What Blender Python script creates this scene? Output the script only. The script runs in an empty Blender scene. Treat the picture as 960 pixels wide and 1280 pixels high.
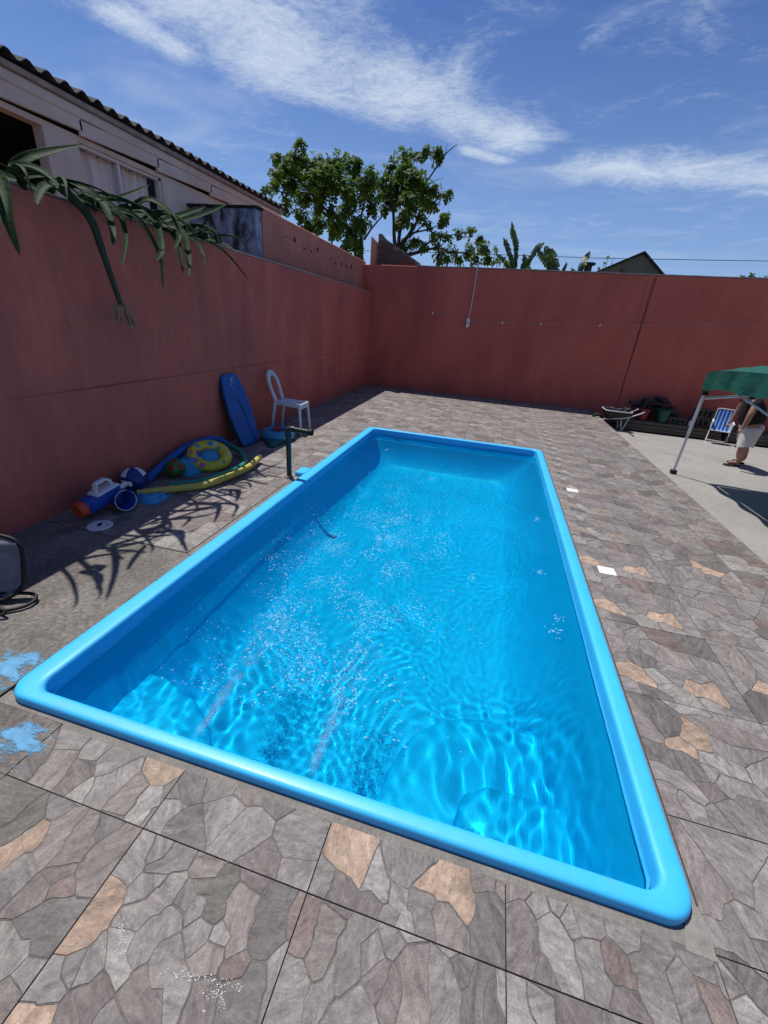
import bpy, math, random
from mathutils import Vector, Matrix, noise
sc = bpy.context.scene
R = math.radians
rng = random.Random(7)

# ------------------------------------------------------------------ camera
CAM_H = 1.6107
FL, YAW, PITCH, ROLL = 507.125, -0.225336, 0.438170, 0.0810244
_f = Vector((math.sin(YAW)*math.cos(PITCH), math.cos(YAW)*math.cos(PITCH), -math.sin(PITCH)))
_r = Vector((math.cos(YAW), -math.sin(YAW), 0)); _u = _r.cross(_f)
CR = _r*math.cos(ROLL)+_u*math.sin(ROLL); CU = -_r*math.sin(ROLL)+_u*math.cos(ROLL); CF = _f
cam = bpy.data.cameras.new('camera'); cam_o = bpy.data.objects.new('camera', cam); sc.collection.objects.link(cam_o)
cam.sensor_fit = 'VERTICAL'; cam.sensor_height = 36; cam.lens = FL/1280*36
cam.clip_start = .02; cam.clip_end = 3000
cam_o.matrix_world = Matrix.Translation((0, 0, CAM_H)) @ Matrix((CR, CU, -CF)).transposed().to_4x4()
sc.camera = cam_o
# ------------------------------------------------------------------ sun, sky, exposure
SUND = Vector((-.33, .26, 1)).normalized()
SUN_EL = math.asin(SUND.z)
sun = bpy.data.lights.new('sun', 'SUN'); sun.energy = 4.6; sun.angle = R(.5); sun.color = (1, .965, .91)
sun.cycles.is_caustics_light = True
sun_o = bpy.data.objects.new('sun', sun); sc.collection.objects.link(sun_o)
sun_o.rotation_euler = SUND.to_track_quat('Z', 'Y').to_euler(); sun_o.location = SUND*30
world = bpy.data.worlds.new("World"); sc.world = world; world.use_nodes = True
wn = world.node_tree; wl = wn.links
bg = wn.nodes['Background']; bg.inputs[1].default_value = .066
sky = wn.nodes.new('ShaderNodeTexSky'); sky.sky_type = 'NISHITA'; sky.sun_disc = False
sky.sun_elevation = SUN_EL; sky.sun_rotation = math.atan2(SUND.x, SUND.y)
sky.air_density = 1.0; sky.dust_density = .4; sky.ozone_density = 3.0; sky.altitude = 0


def wnode(t, **k):
    n = wn.nodes.new(t)
    for a, b in k.items():
        setattr(n, a, b)
    return n


def wmath(op, a, b=None, c=None, clamp=False):
    n = wnode('ShaderNodeMath', operation=op, use_clamp=clamp)
    for i, v in enumerate((a, b, c)):
        if v is None: continue
        if isinstance(v, (int, float)): n.inputs[i].default_value = v
        else: wl.new(v, n.inputs[i])
    return n.outputs[0]


def pxdir(px, py):
    return (CF+CR*((px-480)/FL)-CU*((py-640)/FL)).normalized()


tc = wnode('ShaderNodeTexCoord'); DIRV = tc.outputs['Generated']
sepd = wnode('ShaderNodeSeparateXYZ'); wl.new(DIRV, sepd.inputs[0])
# a flat cloud deck: direction / height gives position on the deck
zz = wmath('MAXIMUM', sepd.outputs[2], .06)
cu = wmath('DIVIDE', sepd.outputs[0], zz); cv = wmath('DIVIDE', sepd.outputs[1], zz)
comb = wnode('ShaderNodeCombineXYZ'); wl.new(cu, comb.inputs[0]); wl.new(cv, comb.inputs[1])


def deck(px, py):
    d = pxdir(px, py); return d.x/max(d.z, .06), d.y/max(d.z, .06)


def wblob(px0, py0, px1, py1, rad, soft):
    """soft band round the segment between two points of the cloud deck"""
    a = Vector(deck(px0, py0)+(0,)); b = Vector(deck(px1, py1)+(0,))
    d = b-a; L = max(d.length, 1e-4); d /= L; nrm = Vector((-d.y, d.x, 0))
    s = wnode('ShaderNodeVectorMath', operation='SUBTRACT'); wl.new(comb.outputs[0], s.inputs[0]); s.inputs[1].default_value = a
    du = wnode('ShaderNodeVectorMath', operation='DOT_PRODUCT'); wl.new(s.outputs[0], du.inputs[0]); du.inputs[1].default_value = d
    dv = wnode('ShaderNodeVectorMath', operation='DOT_PRODUCT'); wl.new(s.outputs[0], dv.inputs[0]); dv.inputs[1].default_value = nrm
    t = wmath('MINIMUM', wmath('MAXIMUM', du.outputs['Value'], 0), L)
    e = wmath('SUBTRACT', du.outputs['Value'], t)
    dist = wmath('SQRT', wmath('ADD', wmath('MULTIPLY', e, e), wmath('MULTIPLY', dv.outputs['Value'], dv.outputs['Value'])))
    m = wnode('ShaderNodeMapRange', interpolation_type='SMOOTHSTEP'); wl.new(dist, m.inputs[0])
    m.inputs[1].default_value = rad+soft; m.inputs[2].default_value = max(rad-soft*.3, 0); m.inputs[3].default_value = 0; m.inputs[4].default_value = 1
    return m.outputs[0]


def wnoise(scale, detail, dist=0., rough=.55, off=(0, 0, 0), sx=1, sy=1, rot=0):
    mp = wnode('ShaderNodeMapping'); wl.new(comb.outputs[0], mp.inputs[0]); mp.inputs['Location'].default_value = off
    mp.inputs['Scale'].default_value = (sx, sy, 1); mp.inputs['Rotation'].default_value = (0, 0, rot)
    n = wnode('ShaderNodeTexNoise'); wl.new(mp.outputs[0], n.inputs[0]); n.inputs['Scale'].default_value = scale
    n.inputs['Detail'].default_value = detail; n.inputs['Distortion'].default_value = dist; n.inputs['Roughness'].default_value = rough
    return n.outputs[0]


bands = [wblob(230, -80, 330, 40, .22, .55), wblob(330, 60, 500, 120, .18, .42), wblob(520, 120, 640, 175, .08, .34),
         wblob(150, 15, 225, 65, .0, .20), wblob(590, 190, 625, 200, .0, .16)]
bank = wblob(760, 212, 1040, 225, .10, .50)
cov = bands[0]
for b_ in bands[1:]:
    cov = wmath('MAXIMUM', cov, b_)
cov = wmath('MAXIMUM', cov, wmath('MULTIPLY', bank, .92))
n1 = wnoise(2.1, 8, .9, .62, (3, 1, 0)); n2 = wnoise(21, 5, .8, .62, (0, 5, 0), 1, 1.5, .5); n3 = wnoise(.55, 5, .8, .55, (8, 2, 0), 1, 2.2, .6)
tex = wmath('ADD', wmath('MULTIPLY', n1, .72), wmath('MULTIPLY', n2, .28))
c1 = wnode('ShaderNodeMapRange', interpolation_type='SMOOTHSTEP'); wl.new(wmath('ADD', wmath('MULTIPLY', cov, .34), tex), c1.inputs[0])
c1.inputs[1].default_value = .50; c1.inputs[2].default_value = 1.0; c1.inputs[4].default_value = .95
c2 = wnode('ShaderNodeMapRange', interpolation_type='SMOOTHSTEP'); wl.new(wmath('ADD', wmath('MULTIPLY', n3, .7), wmath('MULTIPLY', n1, .3)), c2.inputs[0])
c2.inputs[1].default_value = .46; c2.inputs[2].default_value = .76; c2.inputs[4].default_value = .36
cl = wmath('MAXIMUM', c1.outputs[0], c2.outputs[0])
lowfade = wnode('ShaderNodeMapRange', interpolation_type='SMOOTHSTEP'); wl.new(sepd.outputs[2], lowfade.inputs[0])
lowfade.inputs[1].default_value = .0; lowfade.inputs[2].default_value = .18
cl = wmath('MULTIPLY', cl, lowfade.outputs[0])
# thin overcast veil near the horizon
hz = wnode('ShaderNodeMapRange', interpolation_type='SMOOTHSTEP'); wl.new(sepd.outputs[2], hz.inputs[0])
hz.inputs[1].default_value = .50; hz.inputs[2].default_value = -.05; hz.inputs[3].default_value = 0; hz.inputs[4].default_value = .55
tint = wnode('ShaderNodeMix', data_type='RGBA', blend_type='MULTIPLY'); tint.inputs[0].default_value = 1
wl.new(sky.outputs[0], tint.inputs[6]); tint.inputs[7].default_value = (.70, .95, 1.44, 1)
mixh = wnode('ShaderNodeMix', data_type='RGBA'); wl.new(hz.outputs[0], mixh.inputs[0]); wl.new(tint.outputs[2], mixh.inputs[6])
mixh.inputs[7].default_value = (6.0, 8.8, 13.2, 1)
mixc = wnode('ShaderNodeMix', data_type='RGBA'); wl.new(cl, mixc.inputs[0]); wl.new(mixh.outputs[2], mixc.inputs[6])
mixc.inputs[7].default_value = (9.6, 11.0, 13.0, 1)
wl.new(mixc.outputs[2], bg.inputs[0])
vs = sc.view_settings
vs.view_transform = 'Standard'; vs.look = 'None'; vs.exposure = 0.0; vs.gamma = 1
sc.cycles.use_denoising = True
sc.cycles.sample_clamp_indirect = 4
sc.cycles.max_bounces = 10; sc.cycles.transparent_max_bounces = 12
sc.cycles.caustics_refractive = True; sc.cycles.caustics_reflective = False; sc.cycles.blur_glossy = .3


# ------------------------------------------------------------------ pixel -> world helpers (measured from the photograph's tile grid)
def ray(px, py):
    return CF+CR*((px-480)/FL)-CU*((py-640)/FL)


def onZ(px, py, z=0.):
    d = ray(px, py); return Vector((0, 0, CAM_H))+d*((z-CAM_H)/d.z)


def onX(px, py, x):
    d = ray(px, py); return Vector((0, 0, CAM_H))+d*(x/d.x)


def onY(px, py, y):
    d = ray(px, py); return Vector((0, 0, CAM_H))+d*(y/d.y)


# ------------------------------------------------------------------ mesh helpers
class MB:
    def __init__(s): s.v = []; s.f = []; s.c = []; s.a = []; s.col = (1, 1, 1); s.ang = 0.

    def face(s, idx):
        s.f.append(tuple(idx)); s.c.append(s.col); s.a.append(s.ang)

    def add(s, vs_, fs):
        o = len(s.v); s.v += [Vector(p) for p in vs_]
        for f in fs: s.face([i+o for i in f])
        return s

    def box(s, x0, y0, z0, x1, y1, z1, m=None):
        p = [Vector((x, y, z)) for z in (z0, z1) for y in (y0, y1) for x in (x0, x1)]
        if m: p = [m @ q for q in p]
        return s.add(p, [(0, 2, 3, 1), (4, 5, 7, 6), (0, 1, 5, 4), (1, 3, 7, 5), (3, 2, 6, 7), (2, 0, 4, 6)])

    def bbox(s, x0, y0, z0, x1, y1, z1, b=.01, m=None):
        """box with chamfered edges"""
        pts = [(x0+b, y0), (x1-b, y0), (x1, y0+b), (x1, y1-b), (x1-b, y1), (x0+b, y1), (x0, y1-b), (x0, y0+b)]
        cx, cy = (x0+x1)/2, (y0+y1)/2
        ins = [(max(x0+b, min(x1-b, x)), max(y0+b, min(y1-b, y))) for x, y in pts]
        rings = [[(x, y, z0) for x, y in ins], [(x, y, z0+b) for x, y in pts], [(x, y, z1-b) for x, y in pts], [(x, y, z1) for x, y in ins]]
        return s.loft([[Vector(p) for p in r_] for r_ in rings], True, True, m)

    def loft(s, rings, cap0=False, cap1=False, m=None, closed=True):
        n = len(rings[0]); o = len(s.v)
        for r_ in rings:
            for p in r_:
                s.v.append(m @ Vector(p) if m else Vector(p))
        for k in range(len(rings)-1):
            for i in range(n if closed else n-1):
                j = (i+1) % n; a = o+k*n
                s.face((a+i, a+j, a+n+j, a+n+i))
        if cap0: s.face([o+i for i in range(n)][::-1])
        if cap1: s.face([o+(len(rings)-1)*n+i for i in range(n)])
        return s

    def tube(s, pts, rad, n=8, caps=True, flat=1., up=None, m=None):
        pts = [Vector(p) for p in pts]; N = len(pts)
        rads = rad if isinstance(rad, (list, tuple)) else [rad]*N
        rings = []; prev = None
        for i, p in enumerate(pts):
            t = (pts[min(i+1, N-1)]-pts[max(i-1, 0)]); t = t.normalized() if t.length > 1e-9 else Vector((0, 0, 1))
            if prev is None:
                ref = Vector(up) if up else (Vector((0, 0, 1)) if abs(t.z) < .9 else Vector((1, 0, 0)))
                a = (ref-t*ref.dot(t)).normalized()
            else:
                a = prev-t*prev.dot(t); a = a.normalized() if a.length > 1e-6 else prev
            prev = a; b = t.cross(a)
            rings.append([p+(a*math.cos(2*math.pi*k/n)*flat+b*math.sin(2*math.pi*k/n))*rads[i] for k in range(n)])
        return s.loft(rings, caps, caps, m)

    def lathe(s, prof, n=20, m=None, caps=(False, False)):
        rings = [[Vector((r_*math.cos(2*math.pi*k/n), r_*math.sin(2*math.pi*k/n), z)) for k in range(n)] for r_, z in prof]
        return s.loft(rings, caps[0], caps[1], m)

    def sphere(s, c, r_, n=10, k=6, sc_=(1, 1, 1), m=None):
        c = Vector(c); prof = []
        rings = []
        for j in range(1, k):
            t = math.pi*j/k
            rings.append([c+Vector((r_*math.sin(t)*math.cos(2*math.pi*i/n)*sc_[0], r_*math.sin(t)*math.sin(2*math.pi*i/n)*sc_[1], -r_*math.cos(t)*sc_[2])) for i in range(n)])
        o = len(s.v); s.loft(rings, True, True, m)
        return s

    def prism(s, pts, z0, z1, bev=0., m=None):
        """pts: CCW polygon"""
        rings = [[Vector((x, y, z0)) for x, y in pts]]
        if bev:
            rings.append([Vector((x, y, z1-bev)) for x, y in pts])
            ip = inset(pts, bev); rings.append([Vector((x, y, z1)) for x, y in ip])
        else:
            rings.append([Vector((x, y, z1)) for x, y in pts])
        return s.loft(rings, True, True, m)

    def torus(s, R0, r0, n=28, k=10, m=None, flat=1.):
        rings = []
        for i in range(n+1):
            a = 2*math.pi*i/n
            rings.append([Vector(((R0+r0*math.cos(2*math.pi*j/k))*math.cos(a), (R0+r0*math.cos(2*math.pi*j/k))*math.sin(a), r0*flat*math.sin(2*math.pi*j/k))) for j in range(k)])
        return s.loft(rings, False, False, m)

    def mesh(s, name, mat, smooth=30., attr=False, off=None):
        me = bpy.data.meshes.new(name)
        vv = [(p-off) for p in s.v] if off is not None else s.v
        me.from_pydata([tuple(p) for p in vv], [], s.f)
        for m_ in (mat if isinstance(mat, (list, tuple)) else [mat]):
            me.materials.append(m_)
        if attr:
            at = me.attributes.new('tint', 'FLOAT_COLOR', 'FACE'); buf = []
            for c in s.c: buf += [c[0], c[1], c[2], 1.]
            at.data.foreach_set('color', buf)
            at = me.attributes.new('ang', 'FLOAT', 'FACE'); at.data.foreach_set('value', [float(a) for a in s.a])
        if smooth:
            me.shade_smooth()
            if smooth < 179: me.set_sharp_from_angle(angle=R(smooth))
        me.update()
        return me


def inset(pts, d):
    n = len(pts); out = []
    for i in range(n):
        p0 = Vector(pts[i-1]); p1 = Vector(pts[i]); p2 = Vector(pts[(i+1) % n])
        a = (p1-p0); b = (p2-p1)
        if a.length < 1e-9 or b.length < 1e-9: out.append((p1.x, p1.y)); continue
        a.normalize(); b.normalize(); na = Vector((-a.y, a.x)); nb = Vector((-b.y, b.x))
        k = na+nb
        if k.length < 1e-6: k = na
        k.normalize(); dd = d/max(.4, k.dot(na)); q = p1+k*dd; out.append((q.x, q.y))
    return out


def link(name, me, parent=None, loc=None, rot=None):
    o = bpy.data.objects.new(name, me); sc.collection.objects.link(o)
    if parent: o.parent = parent
    if loc is not None: o.location = loc
    if rot is not None: o.rotation_euler = rot
    return o


def tag(o, label=None, cat=None, group=None, kind=None):
    for k, v in (('label', label), ('category', cat), ('group', group), ('kind', kind)):
        if v: o[k] = v
    return o


def thing(name, label, cat, loc=(0, 0, 0), rz=0., group=None):
    o = bpy.data.objects.new(name, None); sc.collection.objects.link(o); o.empty_display_size = .1
    o.location = loc; o.rotation_euler = (0, 0, rz); ORG[o.name] = Vector(loc)
    return tag(o, label, cat, group)


ORG = {}


def part(name, mb, mat, parent, smooth=30., world_=False, attr=False):
    """world_: the shape was given in world coordinates and its thing is not rotated"""
    off = ORG[parent.name] if world_ else None
    o = link(name, mb.mesh(name, mat, smooth, attr, off), parent)
    ORG[o.name] = ORG.get(parent.name, Vector())
    return o


def copy_tree(o, parent=None):
    c = o.copy(); sc.collection.objects.link(c); c.parent = parent
    for ch in list(o.children): copy_tree(ch, c)
    return c


def smooth_path(pts, n=8):
    """Catmull-Rom through the points"""
    P = [Vector(p) for p in pts]; P = [P[0]*2-P[1]]+P+[P[-1]*2-P[-2]]; out = []
    for i in range(1, len(P)-2):
        for k in range(n):
            t = k/n; a, b, c, d = P[i-1:i+3]
            out.append(.5*((2*b)+(c-a)*t+(2*a-5*b+4*c-d)*t*t+(-a+3*b-3*c+d)*t**3))
    out.append(P[-2]); return out


def lerp(a, b, t): return a+(b-a)*t


# ------------------------------------------------------------------ materials
def mat(name, col, rough=.7, var=.12, scale=6., bump=.15, bscale=None, spec=.4, metal=0., fine=0., alpha=1., trans=0., sub=0., dark=None, dscale=2., dth=(.55, .7), bdist=.01, coord='Object', stretch=None):
    m = bpy.data.materials.new(name); m.use_nodes = True; nt = m.node_tree; L = nt.links
    p = nt.nodes['Principled BSDF']; p.inputs['Roughness'].default_value = rough; p.inputs['Metallic'].default_value = metal
    p.inputs['Specular IOR Level'].default_value = spec
    t = nt.nodes.new('ShaderNodeTexCoord')
    src = t.outputs[coord]
    if stretch:
        mp = nt.nodes.new('ShaderNodeMapping'); L.new(src, mp.inputs[0]); mp.inputs['Scale'].default_value = stretch; src = mp.outputs[0]
    n = nt.nodes.new('ShaderNodeTexNoise'); L.new(src, n.inputs[0]); n.inputs['Scale'].default_value = scale; n.inputs['Detail'].default_value = 6
    n.inputs['Roughness'].default_value = .6
    mr = nt.nodes.new('ShaderNodeMapRange'); L.new(n.outputs[0], mr.inputs[0]); mr.inputs[1].default_value = .3; mr.inputs[2].default_value = .7
    mr.inputs[3].default_value = 1-var; mr.inputs[4].default_value = 1+var
    fac = mr.outputs[0]
    if fine:
        n2 = nt.nodes.new('ShaderNodeTexNoise'); L.new(src, n2.inputs[0]); n2.inputs['Scale'].default_value = scale*14; n2.inputs['Detail'].default_value = 3
        m2 = nt.nodes.new('ShaderNodeMapRange'); L.new(n2.outputs[0], m2.inputs[0]); m2.inputs[1].default_value = .3; m2.inputs[2].default_value = .7
        m2.inputs[3].default_value = 1-fine; m2.inputs[4].default_value = 1+fine
        mm = nt.nodes.new('ShaderNodeMath'); mm.operation = 'MULTIPLY'; L.new(fac, mm.inputs[0]); L.new(m2.outputs[0], mm.inputs[1]); fac = mm.outputs[0]
    mx = nt.nodes.new('ShaderNodeVectorMath'); mx.operation = 'SCALE'; mx.inputs[0].default_value = col[:3]; L.new(fac, mx.inputs['Scale'])
    out = mx.outputs[0]
    if dark:
        n3 = nt.nodes.new('ShaderNodeTexNoise'); L.new(src, n3.inputs[0]); n3.inputs['Scale'].default_value = dscale; n3.inputs['Detail'].default_value = 7; n3.inputs['Roughness'].default_value = .65
        m3 = nt.nodes.new('ShaderNodeMapRange'); L.new(n3.outputs[0], m3.inputs[0]); m3.inputs[1].default_value = dth[0]; m3.inputs[2].default_value = dth[1]
        mc = nt.nodes.new('ShaderNodeMix'); mc.data_type = 'RGBA'; L.new(m3.outputs[0], mc.inputs[0]); L.new(out, mc.inputs[6]); mc.inputs[7].default_value = (*dark, 1)
        out = mc.outputs[2]
    L.new(out, p.inputs['Base Color'])
    if bump:
        b = nt.nodes.new('ShaderNodeBump'); nb = nt.nodes.new('ShaderNodeTexNoise'); L.new(src, nb.inputs[0])
        nb.inputs['Scale'].default_value = bscale or scale*6; nb.inputs['Detail'].default_value = 5
        L.new(nb.outputs[0], b.inputs['Height']); b.inputs['Strength'].default_value = bump; b.inputs['Distance'].default_value = bdist; L.new(b.outputs[0], p.inputs['Normal'])
    if trans:
        ts = nt.nodes.new('ShaderNodeBsdfTranslucent'); L.new(out, ts.inputs[0]); ms = nt.nodes.new('ShaderNodeMixShader'); ms.inputs[0].default_value = trans
        L.new(p.outputs[0], ms.inputs[1]); L.new(ts.outputs[0], ms.inputs[2]); L.new(ms.outputs[0], nt.nodes['Material Output'].inputs[0])
    if alpha < 1: p.inputs['Alpha'].default_value = alpha
    return m


M = {}
M['red_left'] = mat('red_painted_render', (.56, .155, .108), .88, .12, 1.6, .55, 55, .2, fine=.07, bdist=.012, dark=(.38, .108, .092), dscale=1.3, dth=(.44, .74), stretch=(1, 1, .45))
M['red_back'] = mat('dark_red_paint', (.50, .130, .092), .85, .12, 1.3, .3, 40, .2, fine=.05, dark=(.37, .090, .072), dscale=1.1, dth=(.44, .76), stretch=(1, 1, .5))
M['pink_old'] = mat('faded_pink_render', (.50, .20, .145), .9, .16, 2.2, .5, 30, .2, fine=.08, dark=(.10, .05, .045), dscale=3.2, dth=(.60, .72))
M['stained'] = mat('stained_blue_white_plaster', (.27, .31, .40), .9, .3, 3.5, .3, 20, .2, dark=(.035, .04, .055), dscale=4.5, dth=(.42, .60), stretch=(1.6, 1.6, .8))
M['cream'] = mat('cream_house_wall', (.60, .555, .475), .85, .12, 2.5, .2, 30, .2, fine=.04)
M['ledge'] = mat('pale_mortar', (.34, .32, .29), .9, .25, 8, .3, 40, .2)
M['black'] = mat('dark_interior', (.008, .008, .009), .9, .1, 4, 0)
M['curtain'] = mat('grey_curtain', (.80, .79, .75), .9, .2, 3, .2, 10, .1, stretch=(1, 6, .5))
M['fibre'] = mat('weathered_fibre_cement', (.055, .052, .05), .9, .3, 4, .3, 30, .2)
M['concrete'] = mat('pale_yard_concrete', (.30, .285, .26), .88, .10, 1.1, .25, 60, .25, fine=.07, dark=(.235, .22, .20), dscale=1.7, dth=(.5, .75))
M['rough_concrete'] = mat('rough_old_concrete', (.205, .186, .165), .95, .25, 3, 1., 90, .2, fine=.32, dark=(.12, .108, .095), dscale=5, dth=(.5, .72), bdist=.015)
M['mortar'] = mat('grey_mortar', (.21, .195, .175), .95, .2, 9, .6, 60, .2, fine=.15)
M['bed'] = mat('dark_joint_filler', (.065, .058, .052), .95, .2, 20, 0)
M['dirt'] = mat('bare_ground', (.13, .11, .08), .95, .3, .3, .3, 3, .1)
M['white'] = mat('white_plastic', (.72, .73, .74), .35, .04, 5, .05)
M['whitecer'] = mat('white_ceramic', (.78, .78, .76), .3, .05, 9, 0)
M['darkgreen_pvc'] = mat('dark_green_pvc', (.018, .035, .028), .4, .2, 9, .05)
M['alu'] = mat('brushed_aluminium', (.55, .55, .56), .38, .08, 20, .05, metal=.85)
M['white_metal'] = mat('white_painted_tube', (.62, .63, .63), .4, .06, 9, 0)
M['canopy'] = mat('green_canopy_fabric', (.008, .105, .075), .6, .12, 3, .6, 4, .4, trans=.22, bdist=.08)
M['aloe'] = mat('aloe_green', (.012, .040, .010), .62, .4, 9, .3, 40, .06, dark=(.025, .050, .015), dscale=14, dth=(.58, .75))
M['aloe_dry'] = mat('dried_aloe_brown', (.36, .21, .12), .9, .3, 30, .4)
M['aloe_stem'] = mat('aloe_dark_stem', (.022, .045, .02), .6, .3, 20, .3)
M['leaf'] = mat('tree_leaf', (.105, .175, .022), .55, .5, 3.2, 0, trans=.42, spec=.2)
M['leaf2'] = mat('banana_leaf', (.055, .105, .030), .5, .3, 2, .2, trans=.3)
M['bark'] = mat('grey_bark', (.07, .06, .05), .95, .3, 12, .6)
M['brick'] = mat('old_brick', (.13, .07, .055), .95, .4, 20, .5)
M['timber'] = mat('weathered_timber', (.10, .085, .07), .9, .3, 5, .4, 40, .2, stretch=(1, 8, 8))
M['skin'] = mat('skin', (.36, .19, .135), .5, .06, 12, .08)
M['shirt'] = mat('black_cotton', (.008, .008, .010), .9, .2, 9, .3, 20)
M['shorts'] = mat('white_cotton', (.62, .61, .58), .9, .05, 6, .4, 12, bdist=.02)
M['hair'] = mat('dark_hair', (.012, .009, .007), .7, .3, 60, .4)
M['sole'] = mat('dark_sandal_rubber', (.03, .02, .018), .8, .2, 30, .1)
M['rubber'] = mat('black_rubber', (.012, .012, .012), .7, .1, 30, .1)


def stain(m, c, ztop, col, drip=True):
    """damp, dirty foot of a rendered wall and faint run marks, both with ragged outlines"""
    nt = m.node_tree; L = nt.links; p = nt.nodes['Principled BSDF']; src = p.inputs['Base Color'].links[0].from_socket
    g = nt.nodes.new('ShaderNodeNewGeometry'); sp = nt.nodes.new('ShaderNodeSeparateXYZ'); L.new(g.outputs['Position'], sp.inputs[0])
    n = nt.nodes.new('ShaderNodeTexNoise'); L.new(g.outputs['Position'], n.inputs[0]); n.inputs['Scale'].default_value = 2.2; n.inputs['Detail'].default_value = 8; n.inputs['Roughness'].default_value = .7
    a = nt.nodes.new('ShaderNodeMath'); a.operation = 'MULTIPLY_ADD'; L.new(n.outputs[0], a.inputs[0]); a.inputs[1].default_value = 1.1; a.inputs[2].default_value = -.55
    b = nt.nodes.new('ShaderNodeMath'); b.operation = 'SUBTRACT'; L.new(sp.outputs[2], b.inputs[0]); L.new(a.outputs[0], b.inputs[1])
    r_ = nt.nodes.new('ShaderNodeMapRange'); L.new(b.outputs[0], r_.inputs[0]); r_.inputs[1].default_value = c+.22; r_.inputs[2].default_value = c-.15; r_.inputs[4].default_value = .55
    mp = nt.nodes.new('ShaderNodeMapping'); L.new(g.outputs['Position'], mp.inputs[0]); mp.inputs['Scale'].default_value = (3.2, 3.2, .22)
    n2 = nt.nodes.new('ShaderNodeTexNoise'); L.new(mp.outputs[0], n2.inputs[0]); n2.inputs['Scale'].default_value = 1.6; n2.inputs['Detail'].default_value = 6
    r2 = nt.nodes.new('ShaderNodeMapRange'); L.new(n2.outputs[0], r2.inputs[0]); r2.inputs[1].default_value = .56; r2.inputs[2].default_value = .76; r2.inputs[4].default_value = .42
    mx = nt.nodes.new('ShaderNodeMath'); mx.operation = 'MAXIMUM'; L.new(r_.outputs[0], mx.inputs[0]); L.new(r2.outputs[0], mx.inputs[1])
    mc = nt.nodes.new('ShaderNodeMix'); mc.data_type = 'RGBA'; L.new(mx.outputs[0], mc.inputs[0]); L.new(src, mc.inputs[6]); mc.inputs[7].default_value = (*col, 1); L.new(mc.outputs[2], p.inputs['Base Color'])


stain(M['red_left'], .10, 2.2, (.30, .11, .085)); stain(M['red_back'], .02, 2.9, (.30, .095, .07)); stain(M['pink_old'], 2.3, 2.9, (.33, .15, .115))


def pool_mat():
    m = mat('blue_gelcoat', (.045, .49, .88), .46, .06, 1.5, .06, 12, .45, fine=.03, bdist=.01, dark=(.12, .37, .58), dscale=4.5, dth=(.60, .82))
    m.node_tree.nodes['Principled BSDF'].inputs['Coat Weight'].default_value = .12
    m.node_tree.nodes['Principled BSDF'].inputs['Coat Roughness'].default_value = .25
    return m


M['pool'] = pool_mat()
M['bluepaint'] = mat('blue_paint_overspill', (.07, .30, .55), .5, .2, 20, .2)


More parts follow.
